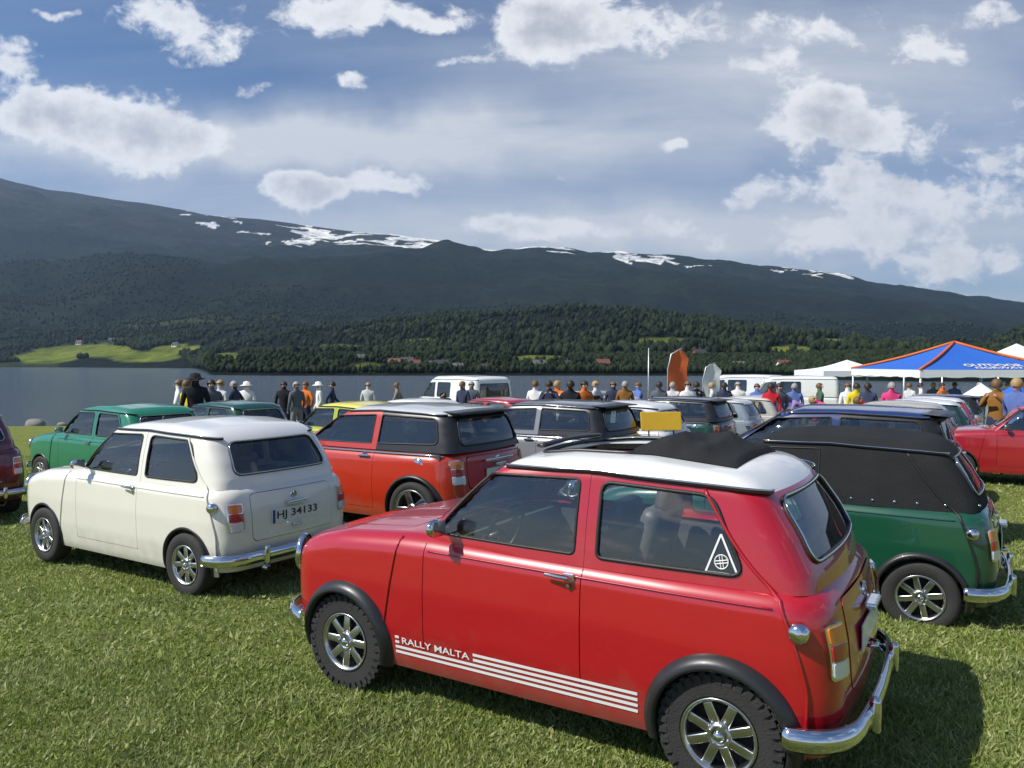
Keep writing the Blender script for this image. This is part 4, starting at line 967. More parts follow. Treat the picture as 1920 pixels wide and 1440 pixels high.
# ------------------------------------------------------------------ the near cars
SP = spec_classic(); SPM = spec_modern()
ANG = math.radians(180 - 31.5)
RED = paint((.42, .004, .013)); OLDWHITE = paint((.82, .79, .69), dirt=.3); WHITE = paint((.80, .80, .77), dirt=.1)
ORANGE = paint((.50, .032, .010)); GREEN = paint((.006, .07, .035)); BRIGHTGREEN = paint((.015, .26, .13)); MAROON = paint((.13, .012, .018)); 
WH = {k: wheel_mesh(SP if k != 'm' else SPM, k, 1) for k in ('knobbly', 'mini8', 'steel')}
WHM = wheel_mesh(SPM, 'five', 1)
WHM2 = wheel_mesh(SPM, 'ten', 1)
def put(root, ox, oy, ang=ANG, dz=0.0):
    root.location = (ox, oy, gz(ox, oy) + dz); root.rotation_euler = (math.radians(1.0) * 0, 0, ang)
red = make_car('vintage_car', SP, dict(body=RED, roof=WHITE), dict(sunroof=True, wheels=WH['knobbly'], flare=.05))
tag(red, 'red vintage small car with white roof, folded fabric sunroof and knobbly tyres, nearest the camera', 'car'); put(red, 1.197, 3.673)
def stripes(root):
    low = SP['low']; g = .272; x0 = SP['archr'] + .075; x1 = SP['fx'] - SP['archr'] - .075
    for k, (za, zb_) in enumerate([(.262, .276), (.288, .302), (.314, .328), (.340, .354)]):
        for flip in (False, True):
            segs = [(x0, x1)] if k < 2 else [(x0, 1.20), (1.66, x1)]
            for a, b in segs: panel('side_stripe', low, low.sidemap, [(a, za), (b, za), (b, zb_), (a, zb_)], [], WHITEPAINT, root, step=.05, flange=0, off=.0035, flip=flip)
    V, Fc = text_fit('RALLY MALTA', .42, .034, .012); 
    for flip in (False, True):
        P = low.sidemap(np.column_stack([1.43 - V[:, 0], .334 + V[:, 1]])) if not flip else low.sidemap(np.column_stack([1.43 + V[:, 0], .334 + V[:, 1]]))
        P = P + low.normal(P) * .0045
        if flip: P = P * np.array([1, -1, 1])
        mesh_obj('stripe_lettering', P, Fc if flip else Fc, WHITEPAINT, root)
    # triangular sticker low in the rear corner of the quarter glass
    cab = SP['cab']; c = (.02, .925)
    tri = [(.075, .90), (-.055, .90), (.02, 1.055)]
    for flip in (False, True):
        for i in range(3):
            a, b = np.array(tri[i]), np.array(tri[(i + 1) % 3]); t = (b - a) / np.linalg.norm(b - a); nn = np.array([-t[1], t[0]]) * .004
            panel('window_sticker', cab, cab.sidemap, [a - nn, b - nn, b + nn, a + nn], [], WHITEPAINT, root, step=.04, flange=0, off=.002, flip=flip)
        V, Fc = text_fit('A', .035, .05); P = cab.sidemap(np.column_stack([.012 - V[:, 0], .955 + V[:, 1]])); P = P + cab.normal(P) * .002; P = P * np.array([1, -1 if flip else 1, 1])
        mb = MB(); mb.v = []; ring = [(.012 + .028 * math.cos(a), .945 + .028 * math.sin(a)) for a in np.linspace(0, 2 * PI, 17)[:-1]]; P = cab.sidemap(ring); P = (P + cab.normal(P) * .002) * np.array([1, -1 if flip else 1, 1]); mb.tube([tuple(p) for p in P], .0028, 4, 0, True)
        for i in (0, 4, 8, 12): mb.tube([tuple(P[i]), tuple(P[(i + 7) % 16])], .0022, 4)
        mb.obj('sticker_emblem', WHITEPAINT, root)
stripes(red)
cream = make_car('vintage_car', SP, dict(body=OLDWHITE, roof=WHITE, pillar=OLDWHITE), dict(wheels=WH['mini8'], plate_text='HJ 34133', flare=.012))
tag(cream, 'old white vintage small car with licence plate, parked left of the red one', 'car'); put(cream, -2.175, 6.56)
soft = make_car('vintage_car', SP, dict(body=GREEN, roof=FABRIC, seam=BLACKTRIM), dict(wheels=WH['mini8'], softtop=True, flare=.03))
tag(soft, 'dark green vintage convertible with raised black fabric hood beyond the red car', 'car'); put(soft, 3.155, 5.84, ANG, -.06)
cab = SP['cab']; mb = MB()
for x in np.arange(-.25, 1.4, .14):
    for sg in (1, -1):
        p = cab.wrap([(x, SP['belt'] + .045)])[0]; mb.lathe([(0, .008), (.008, .007), (.011, 0)], 10, 'y', (p[0], p[1], p[2]) if sg > 0 else (p[0], -p[1] - .008, p[2]))
mb.obj('hood_fastener', CHROME, soft, True)['kind'] = 'stuff'
hatch = make_car('hatchback_car', SPM, dict(body=ORANGE, roof=paint((.58, .59, .58)), pillar=BLACKTRIM, glass=DGLASS, flare=BLACKTRIM), dict(wheels=WHM, flare=.03, lod=1.1))
tag(hatch, 'orange red modern hatchback with pale roof behind the old white car', 'car'); put(hatch, -.62, 8.85)
# ------------------------------------------------------------------ rows of parked cars behind
children_map()
P_BODY = paint((.30, .31, .32)); P_ROOF = plain('car_roof_paint', (.5, .5, .5), .3, 0, .8, .03, 3)
proto_c = make_car('vintage_car', SP, dict(body=P_BODY, roof=P_ROOF), dict(wheels=WH['mini8'], lod=1.7, flare=.015))
proto_m = make_car('hatchback_car', SPM, dict(body=P_BODY, roof=P_ROOF, pillar=BLACKTRIM, glass=DGLASS), dict(wheels=WHM2, lod=1.7, flare=.03))
SPV = spec_van(); WHV = wheel_mesh(SPV, 'steel', 1)
proto_v = make_car('van', SPV, dict(body=P_BODY, roof=P_ROOF, glass=DGLASS), dict(wheels=WHV, lod=1.6, flare=.01))
children_map()
_cp = {}
def pc(col, coat=.8):
    if col not in _cp: _cp[col] = plain('car_paint_%s' % len(_cp), col, .3, 0, coat, .03, 3, bump=.01, bscale=5); _cp[col].name = 'car_paint'
    return _cp[col]
used = {'c': 0, 'm': 0, 'v': 0}; protos = {'c': proto_c, 'm': proto_m, 'v': proto_v}
GROUP = {'c': 'vintage cars in the rows behind', 'm': 'modern hatchbacks in the rows behind', 'v': 'vans by the lake'}
W_ = (.80, .80, .78); K_ = (.012, .012, .014)
CARS = [  # kind, x, y, body, roof, label, extra rotation
 ('c', -6.72, 9.20, (.13, .012, .02), (.13, .012, .02), 'maroon vintage car cut off by the left edge of the picture', 0),
 ('c', -5.35, 11.7, (.012, .20, .10), (.02, .22, .12), 'bright green vintage car behind the old white car at the left', 0),
 ('c', -5.0, 15.0, (.008, .055, .032), (.012, .075, .045), 'dark green vintage car with green roof near the lakeside onlookers', 0),
 ('c', -2.35, 14.2, (.42, .50, .03), (.74, .64, .05), 'lime yellow vintage car seen over the orange hatchback', 0),
 ('m', 1.25, 11.5, (.20, .21, .23), (.10, .10, .11), 'grey hatchback with dark roof behind the red car sunroof', 0),
 ('c', 2.65, 13.9, (.62, .64, .66), W_, 'silver vintage car with yellow panel in its window line', 0),
 ('m', 4.10, 16.4, (.012, .06, .045), K_, 'dark teal hatchback with black roof in the middle rows', 0),
 ('c', 5.6, 18.8, (.25, .30, .34), (.60, .60, .58), 'grey blue vintage car with pale roof in the middle rows', 0),
 ('c', 7.1, 21.3, (.45, .43, .38), (.62, .60, .54), 'beige vintage car, farthest of the middle row', 0),
 ('c', -1.5, 16.3, (.34, .35, .37), W_, 'light grey vintage car with white roof beyond the yellow one', 0),
 ('c', .2, 18.6, (.38, .02, .03), (.38, .02, .03), 'all red vintage car in front of the white van', 0),
 ('m', 1.9, 21.0, (.60, .61, .62), (.60, .61, .62), 'silver hatchback near the middle of the crowd', 0),
 ('m', 4.25, 8.35, (.012, .022, .12), (.015, .03, .13), 'navy blue hatchback behind the dark green convertible', 0),
 ('c', 5.95, 11.1, (.015, .016, .018), W_, 'black vintage car with white roof at the right', 0),
 ('c', 7.55, 13.8, (.20, .17, .12), (.42, .38, .30), 'brown vintage car with beige roof at the right', 0),
 ('c', 9.2, 16.2, (.010, .04, .03), W_, 'dark green vintage car with white roof at the right', 0),
 ('c', 10.7, 18.6, (.42, .015, .02), W_, 'red vintage car with white roof near the blue tent', 0),
 ('m', 12.2, 21.0, (.55, .56, .57), K_, 'silver hatchback with black roof near the blue tent', 0),
 ('c', 9.5, 12.3, (.34, .012, .02), (.34, .012, .02), 'all red vintage car cut off by the right edge of the picture', 0),
 ('c', 8.3, 23.7, (.48, .30, .03), W_, 'amber vintage car with white roof in the far row', 0),
 ('c', 3.6, 23.4, (.55, .55, .50), (.66, .66, .62), 'cream vintage car in the far row behind the hatchbacks', 0),
 ('v', -1.2, 29.5, W_, W_, 'white van parked alone on the lakeside', -.35),
 ('v', 14.2, 36.0, W_, W_, 'white van left of the blue tent', .25),
 ('v', 12.6, 38.5, (.70, .71, .72), W_, 'pale van farther left beside the white pavilion', .1),
]
for k, x, y, b, r, lab, da in CARS:
    remap = {P_BODY: pc(b), P_ROOF: pc(r)}
    if used[k] == 0:
        used[k] = 1; root = protos[k]
        def rm(o):
            if o.type == 'MESH':
                for i, m in enumerate(o.data.materials):
                    if m in remap: o.material_slots[i].link = 'OBJECT'; o.material_slots[i].material = remap[m]
            for ch in _ch.get(o.name, []): rm(ch)
        pending = (root, rm, dict(remap), x, y, da, lab, k); 
        if not hasattr(root, '_x'): root['_first'] = 1
        first = (root, x, y, da, lab, k, b, r)
        used[k + '_first'] = first
        continue
    root = copy_tree(protos[k], None, remap)
    if '_first' in root: del root['_first']
    tag(root, lab, 'van' if k == 'v' else 'car', GROUP[k]); put(root, x, y, ANG + da)
for k in 'cmv':
    root, x, y, da, lab, kk, b, r = used[k + '_first']; remap = {P_BODY: pc(b), P_ROOF: pc(r)}
    def rm(o):
        if o.type == 'MESH':
            for i, m in enumerate(o.data.materials):
                if m in remap: o.material_slots[i].link = 'OBJECT'; o.material_slots[i].material = remap[m]
        for ch in _ch.get(o.name, []): rm(ch)
    rm(root); del root['_first']; tag(root, lab, 'van' if k == 'v' else 'car', GROUP[k]); put(root, x, y, ANG + da)
# yellow panel on the silver car
mb = MB(); mb.box((0, 0, 0), (.66, .02, .30), 0, None, .01); o = mb.obj('yellow_sign', plain('yellow_board', (.78, .47, .02), .5, 0, .2)); x_, y_ = at(1240, 12.2); o.location = (x_, y_, 1.76 - (790 - 680) / F * 12.2); o.rotation_euler = (math.radians(-12), 0, .1)
tag(o, 'bright yellow rectangular board standing on the grey hatchback roof', 'sign')
mb = MB(); mb.box((-.2, .03, -.2), (.02, .02, .16)); mb.box((.2, .03, -.2), (.02, .02, .16)); l_ = mb.obj('bracket', BLACKTRIM, o)

# ------------------------------------------------------------------ people
SKIN = plain('skin', (.52, .31, .22), .55, 0, 0, .06, 20); HAIRS = [plain('hair', c, .6, 0, 0, .2, 60) for c in ((.03, .02, .012), (.14, .08, .03), (.35, .24, .10), (.30, .29, .28))]
SHOE = plain('shoe_leather', (.03, .028, .026), .5)
POSES = {
 'stand': dict(hipL=(.10, 0, .92), kneeL=(.11, .02, .50), ankL=(.12, -.02, .09), toeL=(.13, .14, .05), hipR=(-.10, 0, .92), kneeR=(-.11, .03, .50), ankR=(-.12, 0, .09), toeR=(-.14, .15, .05), pel=(0, 0, .96), waist=(0, 0, 1.12), chest=(0, .01, 1.33), neck=(0, .01, 1.50), head=(0, .02, 1.60), top=(0, .02, 1.70), shL=(.18, .0, 1.42), elL=(.24, -.02, 1.15), haL=(.22, .10, .92), fiL=(.21, .13, .84), shR=(-.18, 0, 1.42), elR=(-.24, -.02, 1.15), haR=(-.22, .10, .92), fiR=(-.21, .13, .84)),
 'camera': dict(elL=(.24, .12, 1.22), haL=(.08, .28, 1.42), fiL=(.05, .32, 1.47), elR=(-.24, .12, 1.22), haR=(-.08, .28, 1.42), fiR=(-.04, .32, 1.47)),
 'hips': dict(elL=(.36, -.06, 1.20), haL=(.19, .06, 1.02), fiL=(.14, .08, .98), kneeL=(.14, .05, .50), ankL=(.18, -.02, .09), toeL=(.22, .13, .05)),
 'walk': dict(kneeL=(.11, .18, .52), ankL=(.11, .16, .12), toeL=(.12, .31, .08), kneeR=(-.11, -.02, .50), ankR=(-.11, -.30, .16), toeR=(-.12, -.17, .05), elL=(.24, -.14, 1.18), haL=(.22, -.12, .95), fiL=(.21, -.10, .87), elR=(-.24, .08, 1.18), haR=(-.20, .26, 1.02), fiR=(-.19, .32, .96)),
 'bend': dict(pel=(0, -.08, .92), waist=(0, .05, 1.04), chest=(0, .24, 1.16), neck=(0, .38, 1.24), head=(0, .46, 1.28), top=(0, .54, 1.33), shL=(.18, .30, 1.20), elL=(.22, .38, .94), haL=(.16, .50, .76), fiL=(.14, .54, .70), shR=(-.18, .30, 1.20), elR=(-.22, .38, .94), haR=(-.16, .50, .76), fiR=(-.14, .54, .70)),
 'sit': dict(pel=(0, -.05, .50), waist=(0, -.08, .66), chest=(0, -.06, .87), neck=(0, -.04, 1.04), head=(0, -.02, 1.14), top=(0, -.01, 1.24), hipL=(.10, -.03, .47), kneeL=(.14, .40, .50), ankL=(.14, .42, .09), toeL=(.15, .57, .05), hipR=(-.10, -.03, .47), kneeR=(-.14, .40, .50), ankR=(-.14, .42, .09), toeR=(-.15, .57, .05), shL=(.18, -.05, .96), elL=(.23, .06, .72), haL=(.15, .28, .60), fiL=(.14, .35, .58), shR=(-.18, -.05, .96), elR=(-.23, .06, .72), haR=(-.15, .28, .60), fiR=(-.14, .35, .58)),
}
RAD = dict(pel=(.155, .115), waist=(.135, .10), chest=(.165, .115), neck=(.055, .055), head=(.082, .098), top=(.062, .072), shL=(.068, .068), shR=(.068, .068), elL=(.046, .046), elR=(.046, .046), haL=(.036, .03), haR=(.036, .03), fiL=(.03, .018), fiR=(.03, .018), hipL=(.105, .105), hipR=(.105, .105), kneeL=(.068, .068), kneeR=(.068, .068), ankL=(.048, .048), ankR=(.048, .048), toeL=(.042, .032), toeR=(.042, .032))
BONES = [('pel', 'waist', 1), ('waist', 'chest', 1), ('chest', 'neck', 1), ('neck', 'head', 0), ('head', 'top', 0), ('chest', 'shL', 1), ('shL', 'elL', 1), ('elL', 'haL', 0), ('haL', 'fiL', 0), ('chest', 'shR', 1), ('shR', 'elR', 1), ('elR', 'haR', 0), ('haR', 'fiR', 0), ('pel', 'hipL', 2), ('hipL', 'kneeL', 2), ('kneeL', 'ankL', 2), ('ankL', 'toeL', 3), ('pel', 'hipR', 2), ('hipR', 'kneeR', 2), ('kneeR', 'ankR', 2), ('ankR', 'toeR', 3)]
P_SHIRT = plain('shirt', (.3, .3, .3), .85); P_TROU = plain('trousers', (.05, .06, .09), .85)
def person_mesh(pose, longsleeve=False, shorts=False):
    J = dict(POSES['stand']); J.update(POSES[pose]); names = list(J); idx = {n_: i for i, n_ in enumerate(names)}
    bm = bmesh.new(); lay = bm.verts.layers.skin.verify(); vs = [bm.verts.new(J[n_]) for n_ in names]
    for a, b, _ in BONES: bm.edges.new((vs[idx[a]], vs[idx[b]]))
    for n_, v in zip(names, vs): v[lay].radius = RAD[n_]; v[lay].use_root = (n_ == 'pel')
    me = bpy.data.meshes.new('p'); bm.to_mesh(me); bm.free(); o = bpy.data.objects.new('p', me); COL.objects.link(o)
    sk = o.modifiers.new('s', 'SKIN'); sk.use_smooth_shade = True; sb = o.modifiers.new('u', 'SUBSURF'); sb.levels = sb.render_levels = 1
    dg = bpy.context.evaluated_depsgraph_get(); m = bpy.data.meshes.new_from_object(o.evaluated_get(dg)); bpy.data.objects.remove(o)
    m.name = 'person'; m.materials.clear()
    for mm in (SKIN, P_SHIRT, P_TROU, SHOE): m.materials.append(mm)
    A = np.array([J[a] for a, b, _ in BONES]); B = np.array([J[b] for a, b, _ in BONES]); mat = [c for _, _, c in BONES]
    if longsleeve: mat = [1 if BONES[i][0] in ('elL', 'elR') else c for i, c in enumerate(mat)]
    if shorts: mat = [0 if BONES[i][0] in ('kneeL', 'kneeR') else c for i, c in enumerate(mat)]
    for p in m.polygons:
        c = np.array(p.center); t = np.clip(((c - A) * (B - A)).sum(1) / ((B - A) ** 2).sum(1), 0, 1); d = np.linalg.norm(A + (B - A) * t[:, None] - c, axis=1); r = np.array([np.mean(RAD[a]) for a, b, _ in BONES])
        p.material_index = mat[int(np.argmin(d / (r + .02)))]; p.use_smooth = True
    return m, J
PM = {}
for ps in POSES:
    for ls in (0, 1): PM[(ps, ls)] = person_mesh(ps, bool(ls), bool(ls == 0 and ps in ('stand', 'walk')))
def hair_mesh(J, hat):
    h = Vector(J['head']); t = Vector(J['top']); ax = (t - h).normalized(); c = h + ax * .045; q = ax.to_track_quat('Z', 'Y').to_matrix(); mb = MB()
    bm = bmesh.new(); bmesh.ops.create_uvsphere(bm, u_segments=14, v_segments=10, radius=.112)
    vs = [q @ Vector((v.co.x * .88, v.co.y * 1.02, v.co.z * 1.05)) + c for v in bm.verts]; fs = [[v.index for v in f.verts] for f in bm.faces if f.calc_center_median().z > (-.02 if f.calc_center_median().y < .02 else .045)]; bm.free()
    mb.add(vs, fs)
    if hat:
        mb2 = MB(); mb2.lathe([(.0, .15), (.09, .14), (.108, .06), (.19, .04), (.19, .03), (.10, .045)], 18, 'z'); mb2.v = [tuple(q @ Vector(v) + h) for v in mb2.v]; mb.add(mb2.v, mb2.f, 0)
    me = bpy.data.meshes.new('hair'); me.from_pydata(mb.v, [], mb.f); me.materials.append(HAIRS[0]); me.polygons.foreach_set('use_smooth', [True] * len(me.polygons)); 
    # a small nose and ears give the head a face side
    return me
HM = {(ps, ht): hair_mesh(PM[(ps, 0)][1], ht) for ps in POSES for ht in (False, True)}
_fm = {}
def face_mesh(J):
    h = Vector(J['head']); t = Vector(J['top']); ax = (t - h).normalized(); q = ax.to_track_quat('Z', 'Y').to_matrix(); mb = MB()
    mb.sphere((0, .108, .02), .017, 0, 1, (.8, 1, 1.4)); mb.sphere((.088, .0, .02), .022, 0, 1, (.4, .8, 1.2)); mb.sphere((-.088, .0, .02), .022, 0, 1, (.4, .8, 1.2))
    mb.sphere((.034, .094, .045), .011, 1, 1); mb.sphere((-.034, .094, .045), .011, 1, 1); mb.sphere((0, .096, -.03), .012, 2, 1, (2, .6, .5))
    mb.v = [tuple(q @ Vector(v) + h) for v in mb.v]; o = mb.obj('face', [SKIN, INK, plain('lips', (.40, .14, .12), .5)]); me = o.data; bpy.data.objects.remove(o); return me
FM = {ps: face_mesh(PM[(ps, 0)][1]) for ps in POSES}
CLO = {}
def cloth(c):
    if c not in CLO: m = plain('cloth', c, .9, 0, 0, .12, 14, bump=.3, bscale=30, spec=.2); CLO[c] = m
    return CLO[c]
NAMES = {(.70, .56, .03): 'yellow', (.02, .02, .025): 'black', (.55, .55, .56): 'light grey', (.78, .78, .76): 'white', (.60, .16, .03): 'orange', (.10, .16, .38): 'blue', (.45, .02, .03): 'red', (.62, .06, .20): 'pink', (.04, .05, .09): 'navy', (.24, .22, .18): 'khaki', (.06, .12, .07): 'green', (.25, .12, .03): 'brown', (.30, .20, .42): 'lilac', (.12, .13, .15): 'charcoal'}
TR = {(.03, .04, .08): 'dark jeans', (.12, .17, .28): 'blue jeans', (.30, .26, .18): 'beige trousers', (.02, .02, .02): 'black trousers', (.20, .20, .21): 'grey trousers'}
BY = {v: k for k, v in NAMES.items()}; BT = {v: k for k, v in TR.items()}
PL = []
def person(px, d, shirt, trou='dark jeans', pose='stand', face=0.0, hat=False, hair=0, ls=1, sc=1.0, where='', dz=0.0, xy=None):
    x, y = xy if xy else at(px, d); me, J = PM[(pose, ls)]; o = bpy.data.objects.new('person', me); COL.objects.link(o)
    for i, m in ((1, cloth(BY[shirt])), (2, cloth(BT[trou]))): o.material_slots[i].link = 'OBJECT'; o.material_slots[i].material = m
    o.location = (x, y, gz(x, y) + dz); o.rotation_euler = (0, 0, face); o.scale = (sc, sc, sc)
    h = bpy.data.objects.new('hat' if hat else 'hair', HM[(pose, hat)]); COL.objects.link(h); h.parent = o; h.material_slots[0].link = 'OBJECT'; h.material_slots[0].material = HAIRS[hair] if not hat else cloth(BY['black'] if hair == 0 else BY['white'])
    f = bpy.data.objects.new('face', FM[pose]); COL.objects.link(f); f.parent = o
    verb = {'stand': 'standing', 'camera': 'holding a camera up', 'hips': 'with hand on hip', 'walk': 'walking', 'bend': 'bending forward', 'sit': 'sitting'}[pose]
    PL.append((o, 'person in %s top and %s %s%s, %s' % (shirt, trou, verb, ' in a hat' if hat else '', where))); return o
A_ = 'in the left onlooker group by the lake'
person(352, 17, 'yellow', 'blue jeans', 'stand', 2.6, hair=1, where=A_); person(366, 16, 'black', 'black trousers', 'stand', .4, True, where=A_, sc=1.08); person(334, 18, 'white', 'beige trousers', 'hips', -1.2, hair=1, where=A_)
person(396, 18, 'charcoal', 'dark jeans', 'camera', .5, hair=0, where=A_); person(412, 19, 'light grey', 'blue jeans', 'stand', -.4, hair=2, where=A_); person(440, 21, 'navy', 'dark jeans', 'walk', 1.4, hair=3, where=A_); person(462, 22, 'white', 'beige trousers', 'stand', 0, True, 1, where=A_)
B_ = 'beyond the lime yellow car'
person(532, 23, 'black', 'dark jeans', 'stand', 0, hair=0, where=B_); person(556, 22, 'charcoal', 'grey trousers', 'stand', .8, hair=3, where=B_); person(572, 23, 'orange', 'dark jeans', 'hips', -.5, hair=1, where=B_); person(598, 24, 'white', 'beige trousers', 'stand', 2, True, 1, where=B_); person(622, 25, 'navy', 'black trousers', 'walk', -1.5, hair=0, where=B_)
person(690, 27, 'light grey', 'blue jeans', 'stand', 0, hair=2, where='alone between the parked cars and lake'); person(745, 26, 'khaki', 'dark jeans', 'walk', 1.6, hair=1, where='near the white lakeside van')
C_ = 'left of the white lakeside van'
person(838, 22, 'black', 'dark jeans', 'bend', .3, hair=0, where=C_); person(868, 23, 'navy', 'blue jeans', 'stand', 2.5, hair=1, where=C_); person(884, 24, 'charcoal', 'grey trousers', 'stand', 0, hair=3, where=C_)
D_ = 'in the crowd right of the lakeside van'
for px, d, s_, t_, p_, f_, h_ in [(1004, 21, 'white', 'dark jeans', 'stand', 2.8, 1), (1030, 20, 'navy', 'black trousers', 'camera', 3, 0), (1046, 21, 'orange', 'blue jeans', 'stand', 2.4, 2), (1070, 18, 'black', 'dark jeans', 'hips', 2.9, 0), (1096, 19, 'orange', 'beige trousers', 'stand', .4, 0), (1118, 22, 'light grey', 'blue jeans', 'walk', 1, 2), (1150, 23, 'navy', 'dark jeans', 'stand', 0, 1), (1172, 22, 'brown', 'beige trousers', 'stand', 3, 3), (1196, 24, 'blue', 'grey trousers', 'walk', -1.2, 1)]:
    person(px, d, s_, t_, p_, f_, hair=h_, where=D_)
E_ = 'beside the pale feather flags'
for px, d, s_, t_, p_, f_, h_ in [(1236, 22, 'charcoal', 'dark jeans', 'stand', 3, 0), (1262, 23, 'light grey', 'blue jeans', 'hips', 2.5, 3), (1290, 21, 'white', 'beige trousers', 'stand', .2, 1), (1306, 22, 'black', 'black trousers', 'camera', 3, 0), (1336, 24, 'light grey', 'dark jeans', 'walk', 1.3, 2), (1358, 23, 'navy', 'dark jeans', 'stand', 3, 0), (1384, 25, 'white', 'blue jeans', 'stand', 0, 3)]:
    person(px, d, s_, t_, p_, f_, hair=h_, where=E_)
G_ = 'between the feather flags and the blue tent'
for px, d, s_, t_, p_, f_, h_ in [(1420, 24, 'blue', 'beige trousers', 'stand', 0, 1), (1446, 21, 'red', 'dark jeans', 'stand', 2.7, 0), (1462, 22, 'charcoal', 'black trousers', 'stand', .3, 0), (1490, 23, 'blue', 'grey trousers', 'hips', 2.8, 3), (1512, 22, 'lilac', 'beige trousers', 'bend', 1.2, 0), (1538, 24, 'green', 'dark jeans', 'walk', 1.5, 1), (1566, 19, 'pink', 'blue jeans', 'bend', 1.3, 2), (1590, 23, 'white', 'grey trousers', 'stand', 0, 1), (1606, 22, 'yellow', 'dark jeans', 'stand', 3, 0), (1628, 21, 'navy', 'black trousers', 'stand', 2.4, 0), (1652, 18, 'red', 'dark jeans', 'bend', 1.4, 1), (1672, 20, 'pink', 'grey trousers', 'stand', 2.9, 3), (1688, 17, 'red', 'blue jeans', 'sit', 2.6, 0)]:
    person(px, d, s_, t_, p_, f_, hair=h_, where=G_, dz=-.05)
H_ = 'under the edge of the blue tent'
for px, d, s_, t_, p_, f_, h_ in [(1706, 27, 'light grey', 'grey trousers', 'stand', 2, 1), (1728, 28, 'white', 'blue jeans', 'hips', 1, 0), (1750, 29, 'charcoal', 'dark jeans', 'stand', 3, 2), (1768, 27, 'orange', 'beige trousers', 'walk', .4, 0), (1790, 30, 'blue', 'black trousers', 'stand', 2.9, 1), (1812, 28, 'khaki', 'dark jeans', 'sit', 2.4, 0), (1838, 26, 'black', 'blue jeans', 'stand', 0, 3), (1862, 27, 'green', 'grey trousers', 'walk', 2, 0), (1890, 29, 'white', 'dark jeans', 'stand', 2.8, 2)]:
    person(px, d, s_, t_, p_, f_, hair=h_, where=H_)
person(1870, 14.6, 'brown', 'dark jeans', 'camera', 2.3, hair=1, where='close behind the red car at the right edge'); person(1908, 13.6, 'blue', 'blue jeans', 'walk', 2.2, hair=2, where='at the right edge of the picture')
seen = {}
for o, l in PL:
    w = l.split()
    if l in seen: l = l.replace(', ', ', second one ', 1)
    seen[l] = 1
    if len(l.split()) > 16: l = ' '.join(l.replace(' of the picture', '').split()[:16])
    tag(o, l, 'person', 'people at the lakeside meeting')

# ------------------------------------------------------------------ tents, flags, parasols, benches
WFAB = plain('white_canvas', (.78, .79, .80), .8, 0, 0, .06, 5, bump=.3, bscale=12); BFAB = plain('blue_canvas', (.02, .12, .50), .75, 0, 0, .12, 5, bump=.3, bscale=12); OFAB = plain('orange_canvas', (.62, .13, .03), .75); POLE = plain('tent_pole', (.55, .56, .58), .4, .6); GREYFAB = plain('grey_canvas', (.35, .37, .42), .8)
def tent(px, d, w, eave, peak, fab, label, name='market_tent', text=None, ridge=None, valance=None, rot=0.0):
    x, y = at(px, d); z = gz(x, y); t = empty(name, (x, y, z), rot, label, 'tent', None); h = w / 2
    cs = [(-h, -h), (h, -h), (h, h), (-h, h)]; n = 12
    for k in range(4):
        a = np.array([*cs[k], eave]); b = np.array([*cs[(k + 1) % 4], eave]); p = np.array([0, 0, peak]); vs = []; fs = []
        for i in range(n + 1):
            for j in range(n + 1):
                u_ = i / n; q = a + (b - a) * (j / n); v_ = q + (p - q) * u_; v_[2] -= .16 * math.sin(PI * u_) * (1 - .5 * abs(j / n - .5)); vs.append(tuple(v_))
        fs = [(i * (n + 1) + j, i * (n + 1) + j + 1, (i + 1) * (n + 1) + j + 1, (i + 1) * (n + 1) + j) for i in range(n) for j in range(n)]
        cp = mesh_obj('canopy', vs, fs, fab if not (valance and k % 2) else fab, t, True)
        va = [tuple(a + (b - a) * j / 20 + np.array([0, 0, .0])) for j in range(21)]; vb = [tuple(a + (b - a) * j / 20 + np.array([0, 0, -.28 - .02 * math.sin(j * 1.7)])) for j in range(21)]
        mesh_obj('valance', va + vb, [(j, j + 1, 22 + j, 21 + j) for j in range(20)], valance or fab, t, True)
        mb = MB(); mb.tube([(cs[k][0] * .98, cs[k][1] * .98, 0), (cs[k][0] * .98, cs[k][1] * .98, eave - .02)], .045, 8); mb.obj('pole', POLE, t, True)
        if ridge: mb = MB(); mb.tube([tuple(a + (p - a) * s_ + np.array([0, 0, .02 - .08 * math.sin(PI * s_)])) for s_ in np.linspace(0, 1, 10)], .055, 6); mb.obj('ridge_piping', ridge, t, True)
    if text:
        for i, (tx, tw_, hh, up) in enumerate(text):
            V, Fc = text_fit(tx, tw_, hh, .03, .25)
            def onroof(u_, s_):
                q = np.array([u_ * 1.0, -h, eave]); k = s_; v_ = q + (np.array([0, 0, peak]) - q) * k; v_[2] -= .16 * math.sin(PI * k); v_[0] = u_; return (v_[0], v_[1] - .03, v_[2] + .03)
            mesh_obj('canopy_lettering', [onroof(u_ + w * .03, up + v_ / math.hypot(h, peak - eave)) for u_, v_ in V], Fc, WHITEPAINT, t)
    return t
bt = tent(1788, 31, 5.7, 2.28, 3.35, BFAB, 'blue peaked tent with orange piping, white valance and white lettering', text=[('OUTDOOR', 2.15, .44, .225), ('NORWAY', 1.85, .30, .075)], ridge=OFAB, valance=WFAB)
tent(1905, 36, 4.5, 2.3, 3.5, WFAB, 'white peaked tent at the right edge behind the blue one')
tent(1588, 40, 4.0, 2.2, 2.75, WFAB, 'low white pavilion left of the blue tent', 'pavilion')
x_, y_ = at(1700, 29.5)
tb = empty('sales_table', (x_, y_, gz(x_, y_)), 0, 'long table with white cloth at the front of the blue tent', 'table')
mb = MB(); mb.box((0, 0, .74), (1.9, .75, .04), 0, None, .01); mb.obj('table_top', WFAB, tb); mb = MB(); mb.box((0, -.37, .45), (1.9, .02, .56)); mb.obj('cloth', WFAB, tb)
